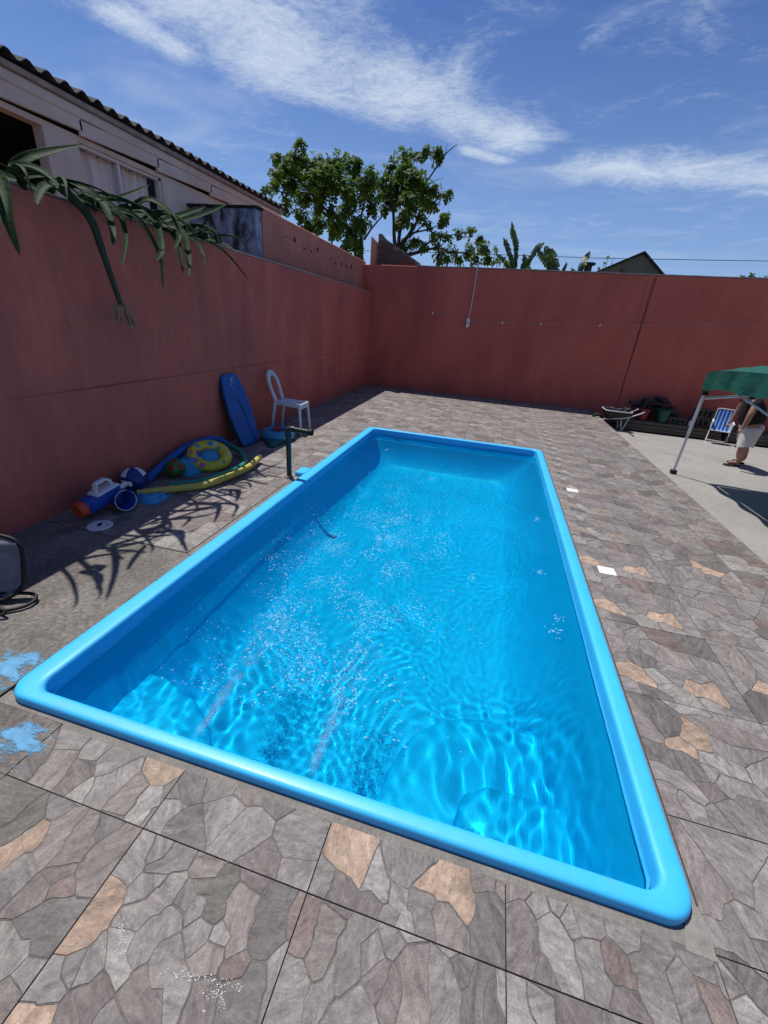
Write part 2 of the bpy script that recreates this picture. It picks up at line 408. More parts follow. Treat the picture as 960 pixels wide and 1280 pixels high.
def tile_mat():
    m = bpy.data.materials.new('stone_print_tile'); m.use_nodes = True; nt = m.node_tree; L = nt.links; N = nt.nodes.new
    p = nt.nodes['Principled BSDF']; p.inputs['Roughness'].default_value = .62; p.inputs['Specular IOR Level'].default_value = .35
    a = N('ShaderNodeAttribute'); a.attribute_name = 'tint'; g = N('ShaderNodeAttribute'); g.attribute_name = 'ang'
    t = N('ShaderNodeTexCoord'); oi = N('ShaderNodeObjectInfo')
    ro = N('ShaderNodeVectorRotate'); ro.rotation_type = 'Z_AXIS'; L.new(t.outputs['Object'], ro.inputs[0]); L.new(g.outputs['Fac'], ro.inputs['Angle'])
    ad = N('ShaderNodeVectorMath'); ad.operation = 'ADD'; L.new(ro.outputs[0], ad.inputs[0])
    cb = N('ShaderNodeCombineXYZ'); mu = N('ShaderNodeMath'); mu.operation = 'MULTIPLY'; L.new(g.outputs['Fac'], mu.inputs[0]); mu.inputs[1].default_value = 7.3
    L.new(mu.outputs[0], cb.inputs[2]); L.new(cb.outputs[0], ad.inputs[1])
    mp = N('ShaderNodeMapping'); L.new(ad.outputs[0], mp.inputs[0]); mp.inputs['Scale'].default_value = (1, 3.2, 1)
    def nz(src, s, d, r_=.6, dist=0.):
        n = N('ShaderNodeTexNoise'); L.new(src, n.inputs[0]); n.inputs['Scale'].default_value = s; n.inputs['Detail'].default_value = d
        n.inputs['Roughness'].default_value = r_; n.inputs['Distortion'].default_value = dist; return n.outputs[0]
    def rg(v, a0, a1, b0, b1):
        n = N('ShaderNodeMapRange'); L.new(v, n.inputs[0])
        for i, x in enumerate((a0, a1, b0, b1)): n.inputs[i+1].default_value = x
        return n.outputs[0]
    def ml(x, y, op='MULTIPLY'):
        n = N('ShaderNodeMath'); n.operation = op; L.new(x, n.inputs[0]); L.new(y, n.inputs[1]); return n.outputs[0]
    s1 = nz(mp.outputs[0], 9, 7, .62, 1.2); s2 = nz(ad.outputs[0], 70, 5, .7); s3 = nz(t.outputs['Object'], 260, 2); s4 = nz(ad.outputs[0], 6, 5, .6, .8)
    f = ml(ml(rg(s1, .28, .72, .58, 1.42), rg(s2, .3, .7, .74, 1.26)), ml(rg(s3, .3, .7, .80, 1.20), rg(s4, .3, .7, .80, 1.2)))
    v = N('ShaderNodeVectorMath'); v.operation = 'SCALE'; L.new(a.outputs['Color'], v.inputs[0]); L.new(f, v.inputs['Scale'])
    # warm streaks, dark pits
    mc = N('ShaderNodeMix'); mc.data_type = 'RGBA'; L.new(rg(nz(mp.outputs[0], 5, 6, .6, 1.5), .54, .70, 0, .45), mc.inputs[0]); L.new(v.outputs[0], mc.inputs[6]); mc.inputs[7].default_value = (.20, .165, .155, 1)
    m4 = N('ShaderNodeMix'); m4.data_type = 'RGBA'; L.new(rg(nz(mp.outputs[0], 16, 6, .7, .6), .62, .70, 0, .5), m4.inputs[0]); L.new(mc.outputs[2], m4.inputs[6]); m4.inputs[7].default_value = (.07, .062, .058, 1)
    m5 = N('ShaderNodeMix'); m5.data_type = 'RGBA'; L.new(rg(nz(mp.outputs[0], 11, 7, .7, 1.6), .60, .72, 0, .55), m5.inputs[0]); L.new(m4.outputs[2], m5.inputs[6]); m5.inputs[7].default_value = (.33, .305, .285, 1)
    L.new(m5.outputs[2], p.inputs['Base Color'])
    b = N('ShaderNodeBump'); b.inputs['Strength'].default_value = .75; b.inputs['Distance'].default_value = .005
    L.new(ml(s1, s2, 'ADD'), b.inputs['Height']); L.new(b.outputs[0], p.inputs['Normal'])
    return m


M['tile'] = tile_mat()

# ------------------------------------------------------------------ ground, slabs
POOL = (-1.85, .79, .915, 6.40)      # outer rim


def ring_boxes(mb, X0, Y0, X1, Y1, hx0, hy0, hx1, hy1, z0, z1):
    mb.box(X0, Y0, z0, X1, hy0, z1); mb.box(X0, hy1, z0, X1, Y1, z1)
    mb.box(X0, hy0, z0, hx0, hy1, z1); mb.box(hx1, hy0, z0, X1, hy1, z1)


gm = MB(); ring_boxes(gm, -400, -400, 400, 400, -1.8, .84, .87, 6.35, -1.6, -.42)
tag(link('ground', gm.mesh('ground', M['dirt'], 0)), kind='structure')
bed = MB(); ring_boxes(bed, -3.6, -1.2, 2.495, 11.3, -1.78, .85, .86, 6.34, -.41, -.014)
paving = tag(link('paving', bed.mesh('paving', M['bed'], 0)), kind='structure')
# concrete strip left of the pool, mortar along the rim
cm = MB()
cm.box(-3.6, .582, -.02, -1.855, 2.098, -.001); cm.box(-1.855, .582, -.02, -1.482, .80, -.001)
tag(link('concrete_strip', cm.mesh('concrete_strip', M['rough_concrete'], 0)), kind='structure')
mm_ = MB(); mm_.box(-1.905, 2.10, -.02, -1.80, 3.62, -.002); mm_.box(-1.86, 3.62, -.02, -1.80, 6.42, -.002)
mm_.box(-1.84, .802, -.02, .9185, .86, -.003); mm_.box(-1.476, .782, -.02, .9185, .802, -.003); mm_.box(.84, .86, -.02, .9185, 6.38, -.003)
mm_.box(-1.80, 6.34, -.02, .9185, 6.418, -.0034)
tag(link('mortar_border', mm_.mesh('mortar_border', M['mortar'], 0)), kind='structure')
# yard: a slab that is flush with the paving near the camera and falls away towards the back wall
ym = MB(); YK, YY = .085, 7.5


def yard_z(y): return -.004 if y < YY else -.004-YK*(y-YY)


def onYard(px, py):
    p = onZ(px, py, 0)
    if p.y < YY: return p
    for _ in range(30): p = onZ(px, py, yard_z(p.y))
    return p


ys = [-4, 1, 3, 5, 6.5, 7.5, 8.5, 9.5, 10.5, 11.35]; xs = [2.502, 4, 6, 8, 10.2]
for j in range(len(ys)):
    for x in xs: ym.v.append(Vector((x, ys[j], yard_z(ys[j]))))
for j in range(len(ys)-1):
    for i in range(len(xs)-1):
        a = j*len(xs)+i; ym.face((a, a+1, a+1+len(xs), a+len(xs)))
tag(link('concrete_yard', ym.mesh('concrete_yard', M['concrete'], 0)), kind='structure')

# ------------------------------------------------------------------ stone-print tiles
COLX = dict(g=(.185, .170, .163), l=(.275, .262, .245), d=(.118, .108, .104), b=(.138, .112, .108), p=(.205, .172, .162),
           o=(.365, .255, .180), r=(.155, .108, .095), k=(.100, .095, .083), m=(.225, .205, .195), q=(.27, .215, .175))
_mean = (.216, .196, .178)
COL = {k: tuple(_mean[i]+(v[i]*(1.05, 1.03, 1.01)[i]-_mean[i])*(.70 if k != 'o' else .78) for i in range(3)) for k, v in COLX.items()}
GX, GY, TS = .9212, 1.1819, .6


def z5(x, y): return (x/4, 900+y/4)
def z6(x, y): return (x/4, 1080+y/4)
def z7(x, y): return (240+x/4, 1080+y/4)
def z8(x, y): return (480+x/4, 1080+y/4)
def z4(x, y): return (700+x/3.692, 1080+y/3.692)
def z2(x, y): return (720+x/4, 740+y/4)
def z3(x, y): return (760+x/4.8, 900+y/4.8)


RAW = [
 (z5, 'd', [(170, 180), (100, 240)]), (z5, 'p', [(330, 170), (290, 230), (260, 290)]), (z5, 'b', [(390, 250), (340, 320)]), (z5, 'l', [(380, 385)]),
 (z5, 'g', [(360, 130)]), (z5, 'm', [(470, 150)]), (z5, 'g', [(610, 190), (560, 205)]), (z5, 'm', [(480, 390), (540, 330), (620, 270)]),
 (z5, 'p', [(680, 330), (600, 430)]), (z5, 'o', [(820, 270), (780, 255)]), (z5, 'l', [(760, 380), (690, 480)]), (z5, 'g', [(860, 360)]),
 (z5, 'm', [(830, 430), (760, 510)]), (z5, 'd', [(930, 330)]), (z5, 'd', [(900, 550)]), (z5, 'k', [(80, 400), (40, 470)]), (z5, 'g', [(330, 430)]),
 (z5, 'k', [(60, 560), (130, 500)]), (z5, 'o', [(30, 680), (70, 650)]), (z5, 'g', [(100, 740), (60, 800)]), (z5, 'o', [(170, 590)]),
 (z5, 'p', [(340, 500), (290, 570), (250, 640)]), (z5, 'b', [(430, 540), (380, 620), (330, 700)]), (z5, 'p', [(570, 620), (500, 690), (440, 760)]),
 (z5, 'd', [(540, 510)]), (z5, 'l', [(700, 650), (650, 730)]), (z5, 'g', [(800, 650)]), (z5, 'g', [(880, 680), (790, 760)]),
 (z6, 'b', [(170, 160)]), (z6, 'b', [(310, 30)]), (z6, 'r', [(310, 115)]), (z6, 'd', [(250, 240), (150, 300), (300, 330), (230, 380)]),
 (z6, 'm', [(60, 480), (30, 400)]), (z6, 'g', [(120, 560)]), (z6, 'p', [(40, 640)]),
 (z6, 'o', [(540, 150), (450, 250), (370, 390)]), (z6, 'g', [(730, 110), (780, 60)]), (z6, 'm', [(850, 130), (780, 190), (700, 250)]), (z6, 'g', [(930, 170)]),
 (z6, 'g', [(850, 280), (760, 340), (690, 430)]), (z6, 'l', [(590, 440), (580, 540)]), (z6, 'm', [(460, 505)]), (z6, 'g', [(340, 520)]),
 (z6, 'g', [(250, 620), (200, 600), (280, 540)]), (z6, 'm', [(850, 450), (810, 540), (880, 640)]), (z6, 'b', [(700, 620), (750, 700), (640, 680)]),
 (z6, 'b', [(500, 620), (430, 690), (370, 760)]), (z6, 'o', [(110, 780), (170, 790)]), (z6, 'g', [(560, 770)]),
 (z7, 'p', [(80, 30)]), (z7, 'k', [(60, 110), (150, 110), (110, 220)]), (z7, 'p', [(240, 190), (220, 300), (210, 410)]), (z7, 'd', [(430, 160), (400, 260), (350, 380)]),
 (z7, 'l', [(145, 370)]), (z7, 'p', [(80, 480), (115, 440)]), (z7, 'r', [(215, 500)]), (z7, 'm', [(40, 350)]), (z7, 'g', [(20, 210)]),
 (z7, 'd', [(200, 650), (300, 600), (280, 720)]), (z7, 'b', [(50, 670)]), (z7, 'b', [(330, 50)]), (z7, 'm', [(520, 70)]), (z7, 'm', [(645, 80)]),
 (z7, 'b', [(760, 120), (740, 190)]), (z7, 'o', [(800, 10), (840, 40), (760, -50)]), (z7, 'b', [(905, 200)]), (z7, 'l', [(900, 80), (945, 150)]),
 (z7, 'r', [(570, 260), (550, 370)]), (z7, 'p', [(690, 290), (650, 390), (630, 480)]), (z7, 'g', [(850, 330), (790, 430), (730, 560), (640, 700)]),
 (z7, 'm', [(440, 560), (520, 590), (480, 700), (400, 720)]), (z7, 'b', [(945, 570)]), (z7, 'g', [(800, 740), (700, 790)]), (z7, 'm', [(890, 430)]),
 (z8, 'g', [(100, 30), (180, 30)]), (z8, 'o', [(210, 80), (300, 110), (380, 60), (390, 190)]), (z8, 'p', [(490, 60)]), (z8, 'd', [(520, 230), (515, 330), (505, 440)]),
 (z8, 'p', [(700, 110), (630, 110)]), (z8, 'm', [(770, 195)]), (z8, 'b', [(690, 260), (680, 380), (720, 500)]), (z8, 'l', [(840, 310), (870, 420), (900, 530)]),
 (z8, 'm', [(875, 210)]), (z8, 'g', [(925, 260)]), (z8, 'g', [(180, 190), (185, 300)]), (z8, 'p', [(320, 290), (360, 390)]), (z8, 'l', [(60, 170), (110, 310)]),
 (z8, 'm', [(20, 250)]), (z8, 'g', [(50, 380)]), (z8, 'p', [(120, 480), (150, 590), (170, 700)]), (z8, 'm', [(300, 560), (300, 680), (305, 790)]),
 (z8, 'd', [(480, 580), (480, 680), (470, 780)]), (z8, 'l', [(640, 620), (660, 720), (680, 800)]), (z8, 'm', [(790, 690)]), (z8, 'b', [(930, 740)]),
 (z8, 'b', [(20, 600)]), (z8, 'd', [(800, 570)]), (z8, 'd', [(400, 510)]),
 (z4, 'm', [(100, 240)]), (z4, 'g', [(310, 300)]), (z4, 'g', [(150, 450), (190, 560)]), (z4, 'm', [(440, 400), (420, 500), (460, 610)]), (z4, 'r', [(255, 490)]),
 (z4, 'b', [(300, 660)]), (z4, 'g', [(620, 410), (660, 500)]), (z4, 'p', [(680, 90), (700, 200)]), (z4, 'm', [(850, 110), (820, 60)]), (z4, 'g', [(800, 280), (740, 300), (870, 400)]),
 (z4, 'm', [(885, 290)]), (z4, 'd', [(850, 520), (920, 610)]), (z4, 'm', [(795, 570)]), (z4, 'l', [(860, 670), (900, 720)]), (z4, 'r', [(680, 590), (740, 680)]),
 (z4, 'g', [(590, 560), (610, 650)]), (z4, 'm', [(930, 160)]), (z4, 'g', [(950, 420)]),
 (z2, 'm', [(140, 150), (190, 200)]), (z2, 'p', [(200, 235), (180, 270)]), (z2, 'm', [(290, 200), (275, 240)]), (z2, 'r', [(400, 215), (470, 250)]), (z2, 'm', [(360, 275)]),
 (z2, 'p', [(450, 315), (540, 350)]), (z2, 'm', [(200, 320)]), (z2, 'd', [(320, 330)]), (z2, 'o', [(250, 380), (310, 415), (360, 445)]), (z2, 'l', [(405, 430)]),
 (z2, 'g', [(480, 410), (590, 430)]), (z2, 'o', [(600, 470), (660, 490), (710, 520)]), (z2, 'l', [(460, 490), (540, 545), (600, 580)]), (z2, 'g', [(640, 370), (720, 430)]),
 (z2, 'g', [(265, 470)]), (z2, 'd', [(370, 490), (440, 520)]), (z2, 'd', [(560, 250), (620, 290)]), (z2, 'g', [(780, 530), (850, 590)]), (z2, 'm', [(700, 590)]), (z2, 'g', [(250, 170)]),
 (z3, 'p', [(255, 70)]), (z3, 'd', [(400, 50), (350, 60)]), (z3, 'o', [(470, 90), (540, 95), (550, 150)]), (z3, 'o', [(420, 140), (490, 185)]),
 (z3, 'l', [(590, 230), (680, 270), (770, 310)]), (z3, 'p', [(600, 30), (680, 80)]), (z3, 'g', [(680, 160), (760, 210)]), (z3, 'd', [(260, 180), (340, 220)]),
 (z3, 'd', [(480, 240), (540, 310)]), (z3, 'm', [(620, 320)]), (z3, 'm', [(330, 320), (420, 370), (520, 450)]), (z3, 'b', [(620, 430)]),
 (z3, 'm', [(700, 380), (820, 410)]), (z3, 'p', [(370, 430), (390, 510)]), (z3, 'm', [(470, 490), (540, 540)]), (z3, 'g', [(650, 580)]), (z3, 'g', [(740, 560), (850, 640)]),
 (z3, 'g', [(880, 520)]), (z3, 'm', [(920, 350)]),
]
SEEDS = []
for k_, (fn, c_, pts_) in enumerate(RAW):
    for q_ in pts_:
        w_ = onZ(*fn(*q_)); SEEDS.append((w_.x, w_.y, k_, c_))


def face_from(i, j):
    """the digitised stones that fall in tile cell (i, j), in tile coordinates"""
    x0, y0 = GX+i*TS, GY+j*TS
    s = [(x-x0, y-y0, k, c) for x, y, k, c in SEEDS if x0-.02 < x < x0+TS+.02 and y0-.02 < y < y0+TS+.02]
    return s


def random_face(seed):
    r_ = random.Random(seed); out = []; k = 0; tries = 0; base = r_.uniform(0, math.pi)
    while k < 17 and tries < 400:
        tries += 1
        x, y = r_.uniform(.02, .58), r_.uniform(.02, .58)
        n = r_.choice((1, 1, 2, 2, 3)); a = base+r_.gauss(0, .45); pts = [(x+math.cos(a)*.075*t, y+math.sin(a)*.075*t) for t in range(n)]
        if any(not (0 < p[0] < .6 and 0 < p[1] < .6) for p in pts): continue
        if any(min((p[0]-q[0])**2+(p[1]-q[1])**2 for p in pts) < .082**2 for q in out): continue
        c = r_.choice('gggggmmmmmlddbppppkbgmr' if k or seed % 2 == 0 else 'p')
        out += [(p[0], p[1], 1000+k, c) for p in pts]; k += 1
    return out


FACES = [face_from(0, 1), face_from(0, 0)]+[random_face(s) for s in (11, 23, 37, 51, 64)]; FACES.append([(a, b, c, 'q' if d == 'o' else d) for a, b, c, d in FACES[0]])


def rot_face(f, r_):
    out = f
    for _ in range(r_): out = [(TS-y, x, k, c) for x, y, k, c in out]
    return out


def clip(poly, lab, nx, ny, d, newlab):
    """keep nx*x+ny*y <= d; lab[i] labels edge i -> i+1"""
    out = []; ol = []; n = len(poly)
    for i in range(n):
        a = poly[i]; b = poly[(i+1) % n]; da = nx*a[0]+ny*a[1]-d; db = nx*b[0]+ny*b[1]-d
        if da <= 0:
            out.append(a)
            if db <= 0: ol.append(lab[i])
            else:
                ol.append(lab[i]); t = da/(da-db); out.append((a[0]+(b[0]-a[0])*t, a[1]+(b[1]-a[1])*t)); ol.append(newlab)
        elif db <= 0:
            t = da/(da-db); out.append((a[0]+(b[0]-a[0])*t, a[1]+(b[1]-a[1])*t)); ol.append(lab[i])
    return out, ol


def wob(x, y, s):
    v = noise.noise_vector(Vector((x*9, y*9, s)))*.0065+noise.noise_vector(Vector((x*38, y*38, s+4)))*.0035
    return x+v.x, y+v.y


def tile_mesh(face, rect, key, detail):
    """rect: the part of the 0.6 m cell that is laid (cut tiles along edges)"""
    x0, y0, x1, y1 = rect; J = .0014
    x0 += J; y0 += J; x1 -= J; y1 -= J
    mb = MB(); mb.col = (.122, .110, .099); mb.ang = .5
    mb.box(x0, y0, -.011, x1, y1, -.0016)
    r_ = random.Random(key); stone = {}
    for sx, sy, k, c in face:
        if k not in stone:
            b = COL[c]; f = 1+r_.gauss(0, .07); stone[k] = (tuple(v*f for v in b), r_.uniform(0, math.pi))
    for a, (sx, sy, k, c) in enumerate(face):
        poly = [(x0, y0), (x1, y0), (x1, y1), (x0, y1)]; lab = ['E']*4
        for b, (tx, ty, k2, c2) in enumerate(face):
            if a == b: continue
            nx, ny = tx-sx, ty-sy; q = math.hypot(nx, ny)
            if q > .55 or q < 1e-5: continue
            d = (nx*(sx+tx)+ny*(sy+ty))/2
            poly, lab = clip(poly, lab, nx, ny, d, k2)
            if len(poly) < 3: break
        if len(poly) < 3: continue
        # per-edge inset: none between two pieces of one stone, tiny at the tile edge
        gap = .0030
        P2 = poly; L2 = lab
        for i in range(len(poly)):
            if lab[i] == k: continue
            p, q = poly[i], poly[(i+1) % len(poly)]; ex, ey = q[0]-p[0], q[1]-p[1]; l_ = math.hypot(ex, ey)
            if l_ < 1e-6: continue
            nx, ny = ey/l_, -ex/l_; w = .0006 if lab[i] == 'E' else gap*(.25+1.1*abs(math.sin((k+1)*(lab[i]+1.)))**1.5)*.8
            P2, L2 = clip(P2, L2, nx, ny, nx*p[0]+ny*p[1]-w, lab[i])
            if len(P2) < 3: break
        if len(P2) < 3: continue
        pts = []
        for i in range(len(P2)):
            p, q = P2[i], P2[(i+1) % len(P2)]; l_ = math.hypot(q[0]-p[0], q[1]-p[1]); n = max(1, int(l_/detail))
            for t in range(n):
                x, y = p[0]+(q[0]-p[0])*t/n, p[1]+(q[1]-p[1])*t/n
                wx, wy = wob(x, y, key)
                # keep the tile outline straight
                e = min(x-x0, x1-x, y-y0, y1-y); f = max(0, min(1, e/.02))
                x2 = x+(wx-x)*f; y2 = y+(wy-y)*f
                if not pts or (abs(pts[-1][0]-x2)+abs(pts[-1][1]-y2)) > 1e-4: pts.append((x2, y2))
        if len(pts) < 3: continue
        mb.col, mb.ang = stone[k]
        o = len(mb.v)
        for x, y in pts: mb.v.append(Vector((x, y, -.0016)))
        for x, y in pts: mb.v.append(Vector((x, y, 0)))
        n = len(pts)
        same = [False]*n
        for i in range(n):
            j = (i+1) % n; mb.face((o+i, o+j, o+n+j, o+n+i))
        mb.face([o+n+i for i in range(n)])
    return mb.mesh('tile', M['tile'], 0, attr=True)


REG = [(-3.5, -.9, 2.5, .5819), (-1.479, .5819, 2.5, .79), (.9212, .79, 2.5, 6.42), (-3.5, 6.42, 2.5, 11.25), (-3.5, 2.104, -1.909, 3.62), (-3.5, 3.62, -1.862, 6.42)]
cache = {}; ntile = 0
for i in range(-8, 4):
    for j in range(-4, 18):
        cx0, cy0 = GX+i*TS, GY+j*TS
        for (rx0, ry0, rx1, ry1) in REG:
            ax0, ay0, ax1, ay1 = max(cx0, rx0), max(cy0, ry0), min(cx0+TS, rx1), min(cy0+TS, ry1)
            if ax1-ax0 < .012 or ay1-ay0 < .012: continue
            own = face_from(i, j)
            nstone = len(set(s[2] for s in own))
            if j <= 1 and nstone >= 9:
                fc = own; key = 900+i*31+j; fi = ('own', i, j)
            else:
                if i == 0 and j > 1: fi = (0, 0) if j < 4 else (7, 0)
                else:
                    h = random.Random(i*733+j*97); fi = (1+h.randrange(6), h.randrange(4))
                if nstone >= 3 and j <= 1:
                    # top up a half seen tile with random stones away from the digitised ones
                    extra = [s for s in FACES[3+(i+j) % 4] if all((s[0]-t[0])**2+(s[1]-t[1])**2 > .085**2 for t in own)]
                    fc = own+extra; fi = ('mix', i, j); key = 500+i*31+j
                else:
                    fc = rot_face(FACES[fi[0]], fi[1]); key = fi[0]*4+fi[1]
            rect = (round(ax0-cx0, 4), round(ay0-cy0, 4), round(ax1-cx0, 4), round(ay1-cy0, 4))
            ck = (fi, rect)
            if ck not in cache:
                cache[ck] = tile_mesh(fc, rect, key, .018 if j <= 2 else .04)
            link('tile', cache[ck], paving, (cx0, cy0, random.Random(i*7+j*13).uniform(-.0009, .0004))); ntile += 1

# ------------------------------------------------------------------ pool
def rrect(x0, y0, x1, y1, r_, z, n=8):
    out = []
    for cx, cy, a0 in ((x1-r_, y1-r_, 0), (x0+r_, y1-r_, 90), (x0+r_, y0+r_, 180), (x1-r_, y0+r_, 270)):
        for k in range(n+1):
            a = R(a0+90*k/n); out.append(Vector((cx+r_*math.cos(a), cy+r_*math.sin(a), z)))
    return out


def insr(b, l, n_, r_, f): return (b[0]+l, b[1]+n_, b[2]-r_, b[3]-f)


OUT = (-1.828, .822, .897, 6.37); INN = (-1.708, .884, .808, 6.275)
pool = thing('swimming_pool', 'sky blue fibreglass swimming pool sunk in the stone-pattern paving', 'pool', (-.45, 3.6, 0))
rim = MB(); rings = []
for t, z, rad in ((0, -.012, .10), (0, .020, .10), (.05, .034, .10), (.14, .039, .10), (.3, .041, .095), (.7, .042, .085), (.9, .040, .075), (.97, .034, .07), (1.0, .022, .07), (1.0, -.02, .07), (1.02, -.035, .07)):
    b = [lerp(OUT[k], INN[k], t) for k in range(4)]
    rings.append(rrect(*b, rad, z))
rim.loft(rings)
part('rim', rim, M['pool'], pool, 60, True)
sh = MB(); rings = []
BOT = (-1.36, 1.06, .40, 5.74)
for t, z, rad in ((0, -.03, .085), (.06, -.09, .075), (.22, -.26, .10), (.40, -.44, .13), (.56, -.56, .16), (.70, -.64, .2), (.83, -.695, .25), (.93, -.725, .28), (1.0, -.74, .3)):
    t2 = t
    b = [lerp(INN[k], BOT[k], t2) for k in range(4)]
    rings.append([Vector((p.x, p.y, p.z*lerp(1, 1.32, max(0, min(1, (p.y-1.4)/4.2))))) for p in rrect(*b, rad, z)])
sh.loft(rings, False, False)
# gently sloping floor, fanned as strips between matching left and right points
fo_ = len(sh.v)-36; cen = len(sh.v)
NL = [fo_+9+k for k in range(18)]; NR = [fo_+8-k for k in range(9)]+[fo_+35-k for k in range(9)]
for a_, b_, c_, d_ in zip(NL, NL[1:], NR[1:], NR): sh.face((a_, b_, c_, d_))
shell = part('shell', sh, M['pool'], pool, 60, True)
WZ = -.048


def step_ring(pts, zt, b=.04, zb=-.8):
    mb = MB(); rr = []
    for d, z in ((0, zb), (0, zt-b), (b*.3, zt-b*.3), (b, zt)):
        rr.append([Vector((x, y, z)) for x, y in (inset(pts, d) if d else pts)])
    mb.loft(rr, False, True); return mb


def arc(cx, cy, r_, a0, a1, n=10, ry=None):
    return [(cx+r_*math.cos(R(lerp(a0, a1, k/n))), cy+(ry or r_)*math.sin(R(lerp(a0, a1, k/n)))) for k in range(n+1)]


steps = [
 step_ring([(-1.66, .88)]+[(x, y) for x, y in arc(-1.66, .88, .72, 0, 90, 10, .47)], -.42),
 step_ring([(-.30, .88), (.80, .88), (.80, 1.72)]+arc(.34, 1.20, .52, 90, 180, 10)[0:], -.56),
 step_ring([(.18, .87), (.81, .87), (.81, 1.30)]+arc(.34, 1.14, .16, 90, 180, 6), -.43),
]
for s_ in steps:
    o = part('step', s_, M['pool'], pool, 50, True); o.cycles.is_caustics_receiver = True
shell.cycles.is_caustics_receiver = True
ft = MB(); ft.lathe([(.0, .012), (.022, .014), (.04, .012), (.055, .006), (.06, 0)], 16, Matrix.Translation((-1.30, 6.235, -.15)) @ Matrix.Rotation(R(90), 4, 'X'))
part('return_fitting', ft, M['white'], pool, 50, True)
for x_ in (-.96, -.43):
    ft = MB(); ft.lathe([(.018, .016), (.03, .014), (.045, .004), (.05, 0)], 16, Matrix.Translation((x_, .925, -.20)) @ Matrix.Rotation(R(-90), 4, 'X'))
    part('return_fitting', ft, M['white'], pool, 50, True)
# notch piece of the rim beside the standpipe
nb = MB(); nb.bbox(-1.93, 3.86, -.01, -1.80, 4.06, .045, .012)
part('overflow_cover', nb, M['pool'], pool, 40, True)


def sstep(a, b, x):
    t = max(0, min(1, (x-a)/(b-a))); return t*t*(3-2*t)


def wave(x, y):
    near = (1-sstep(1.45, 2.3, y))*(sstep(-.55, .1, x)+.9*(1-sstep(-1.35, -1.05, x)))   # livelier over the steps
    jet = max(0, 1-math.hypot((x+.75)/.75, (y-1.7)/1.2))
    wx_ = noise.noise(Vector((x*1.8, y*1.4, 21.)))*.16; wy_ = noise.noise(Vector((x*1.6, y*1.5, 31.)))*.30
    near *= .55+.9*abs(noise.noise(Vector((x*2.1, y*2.4, 46.))))*1.6; x, y = x+wx_, y+wy_
    z = .0050*noise.noise(Vector((x*1.7+y*.8, y*1.4, 1.)))
    z += (.0014+.0020*near)*noise.noise(Vector((x*4.6, y*3.0+x, 4.)))
    z += (.00035+.0039*near+.0005*jet)*noise.noise(Vector((x*8.5+y*2.5, y*4.6-x, 9.)))+.0031*near*noise.noise(Vector((x*15+y*3, y*7-x*2, 2.)))
    z += (.00030+.0016*near+.0009*jet)*noise.noise(Vector((x*22, y*18, 3.)))
    return WZ+z


wm_ = MB(); nx, ny = 190, 410; wx0, wy0, wx1, wy1 = -1.712, .879, .812, 6.279
for j in range(ny+1):
    for i in range(nx+1):
        x = lerp(wx0, wx1, i/nx); y = lerp(wy0, wy1, j/ny); wm_.v.append(Vector((x, y, wave(x, y))))
for j in range(ny):
    for i in range(nx):
        a = j*(nx+1)+i; wm_.face((a, a+1, a+nx+2, a+nx+1))
wmat = bpy.data.materials.new('pool_water'); wmat.use_nodes = True; nt = wmat.node_tree; nt.nodes.clear()
g_ = nt.nodes.new('ShaderNodeBsdfGlass'); g_.inputs['IOR'].default_value = 1.333; g_.inputs['Roughness'].default_value = 0; g_.inputs['Color'].default_value = (.20, .985, .985, 1)
o_ = nt.nodes.new('ShaderNodeOutputMaterial'); nt.links.new(g_.outputs[0], o_.inputs[0])
water = tag(link('water', wm_.mesh('water', wmat, 180)), kind='structure'); water.cycles.is_caustics_caster = True
# foam flakes and bubbles
foam = mat('white_foam', (.46, .70, .88), .7, .1, 50, 0, spec=.2, alpha=.45)
fm = MB(); fr = random.Random(5)


def flake(x, y, r_, lift=.0015, st=1., a=None):
    n = fr.choice((5, 6, 7)); a = fr.uniform(0, 6.3) if a is None else a; ca, sa = math.cos(a), math.sin(a)
    pts = []
    for k in range(n):
        t = 2*math.pi*k/n; q = r_*fr.uniform(.55, 1.15); u, w = q*math.cos(t)*st, q*math.sin(t)
        px_, py_ = x+u*ca-w*sa, y+u*sa+w*ca
        pts.append(Vector((px_, py_, wave(px_, py_)+lift)))
    c = Vector((x, y, wave(x, y)+lift+r_*.08)); o = len(fm.v); fm.v += pts+[c]
    for k in range(n): fm.face((o+k, o+(k+1) % n, o+n))


cnt = 0
while cnt < 7000:
    x = fr.uniform(-1.5, .25); y = fr.uniform(1.15, 5.2)
    d = math.exp(-((x+.72-.03*(y-2))/.46)**2)*math.exp(-((y-2.3)/1.35)**2)
    w = noise.noise(Vector((x*3.2, y*3.2, 2)))*.5+.5+.35*noise.noise(Vector((x*9, y*7, 6)))
    if fr.random() > d*max(0, (w-.40))*3.4: continue
    big = fr.random() < .07
    flake(x, y, fr.uniform(.003, .0052) if big else fr.uniform(.0009, .0026), st=fr.uniform(1, 2.6), a=fr.gauss(.2, .6)); cnt += 1
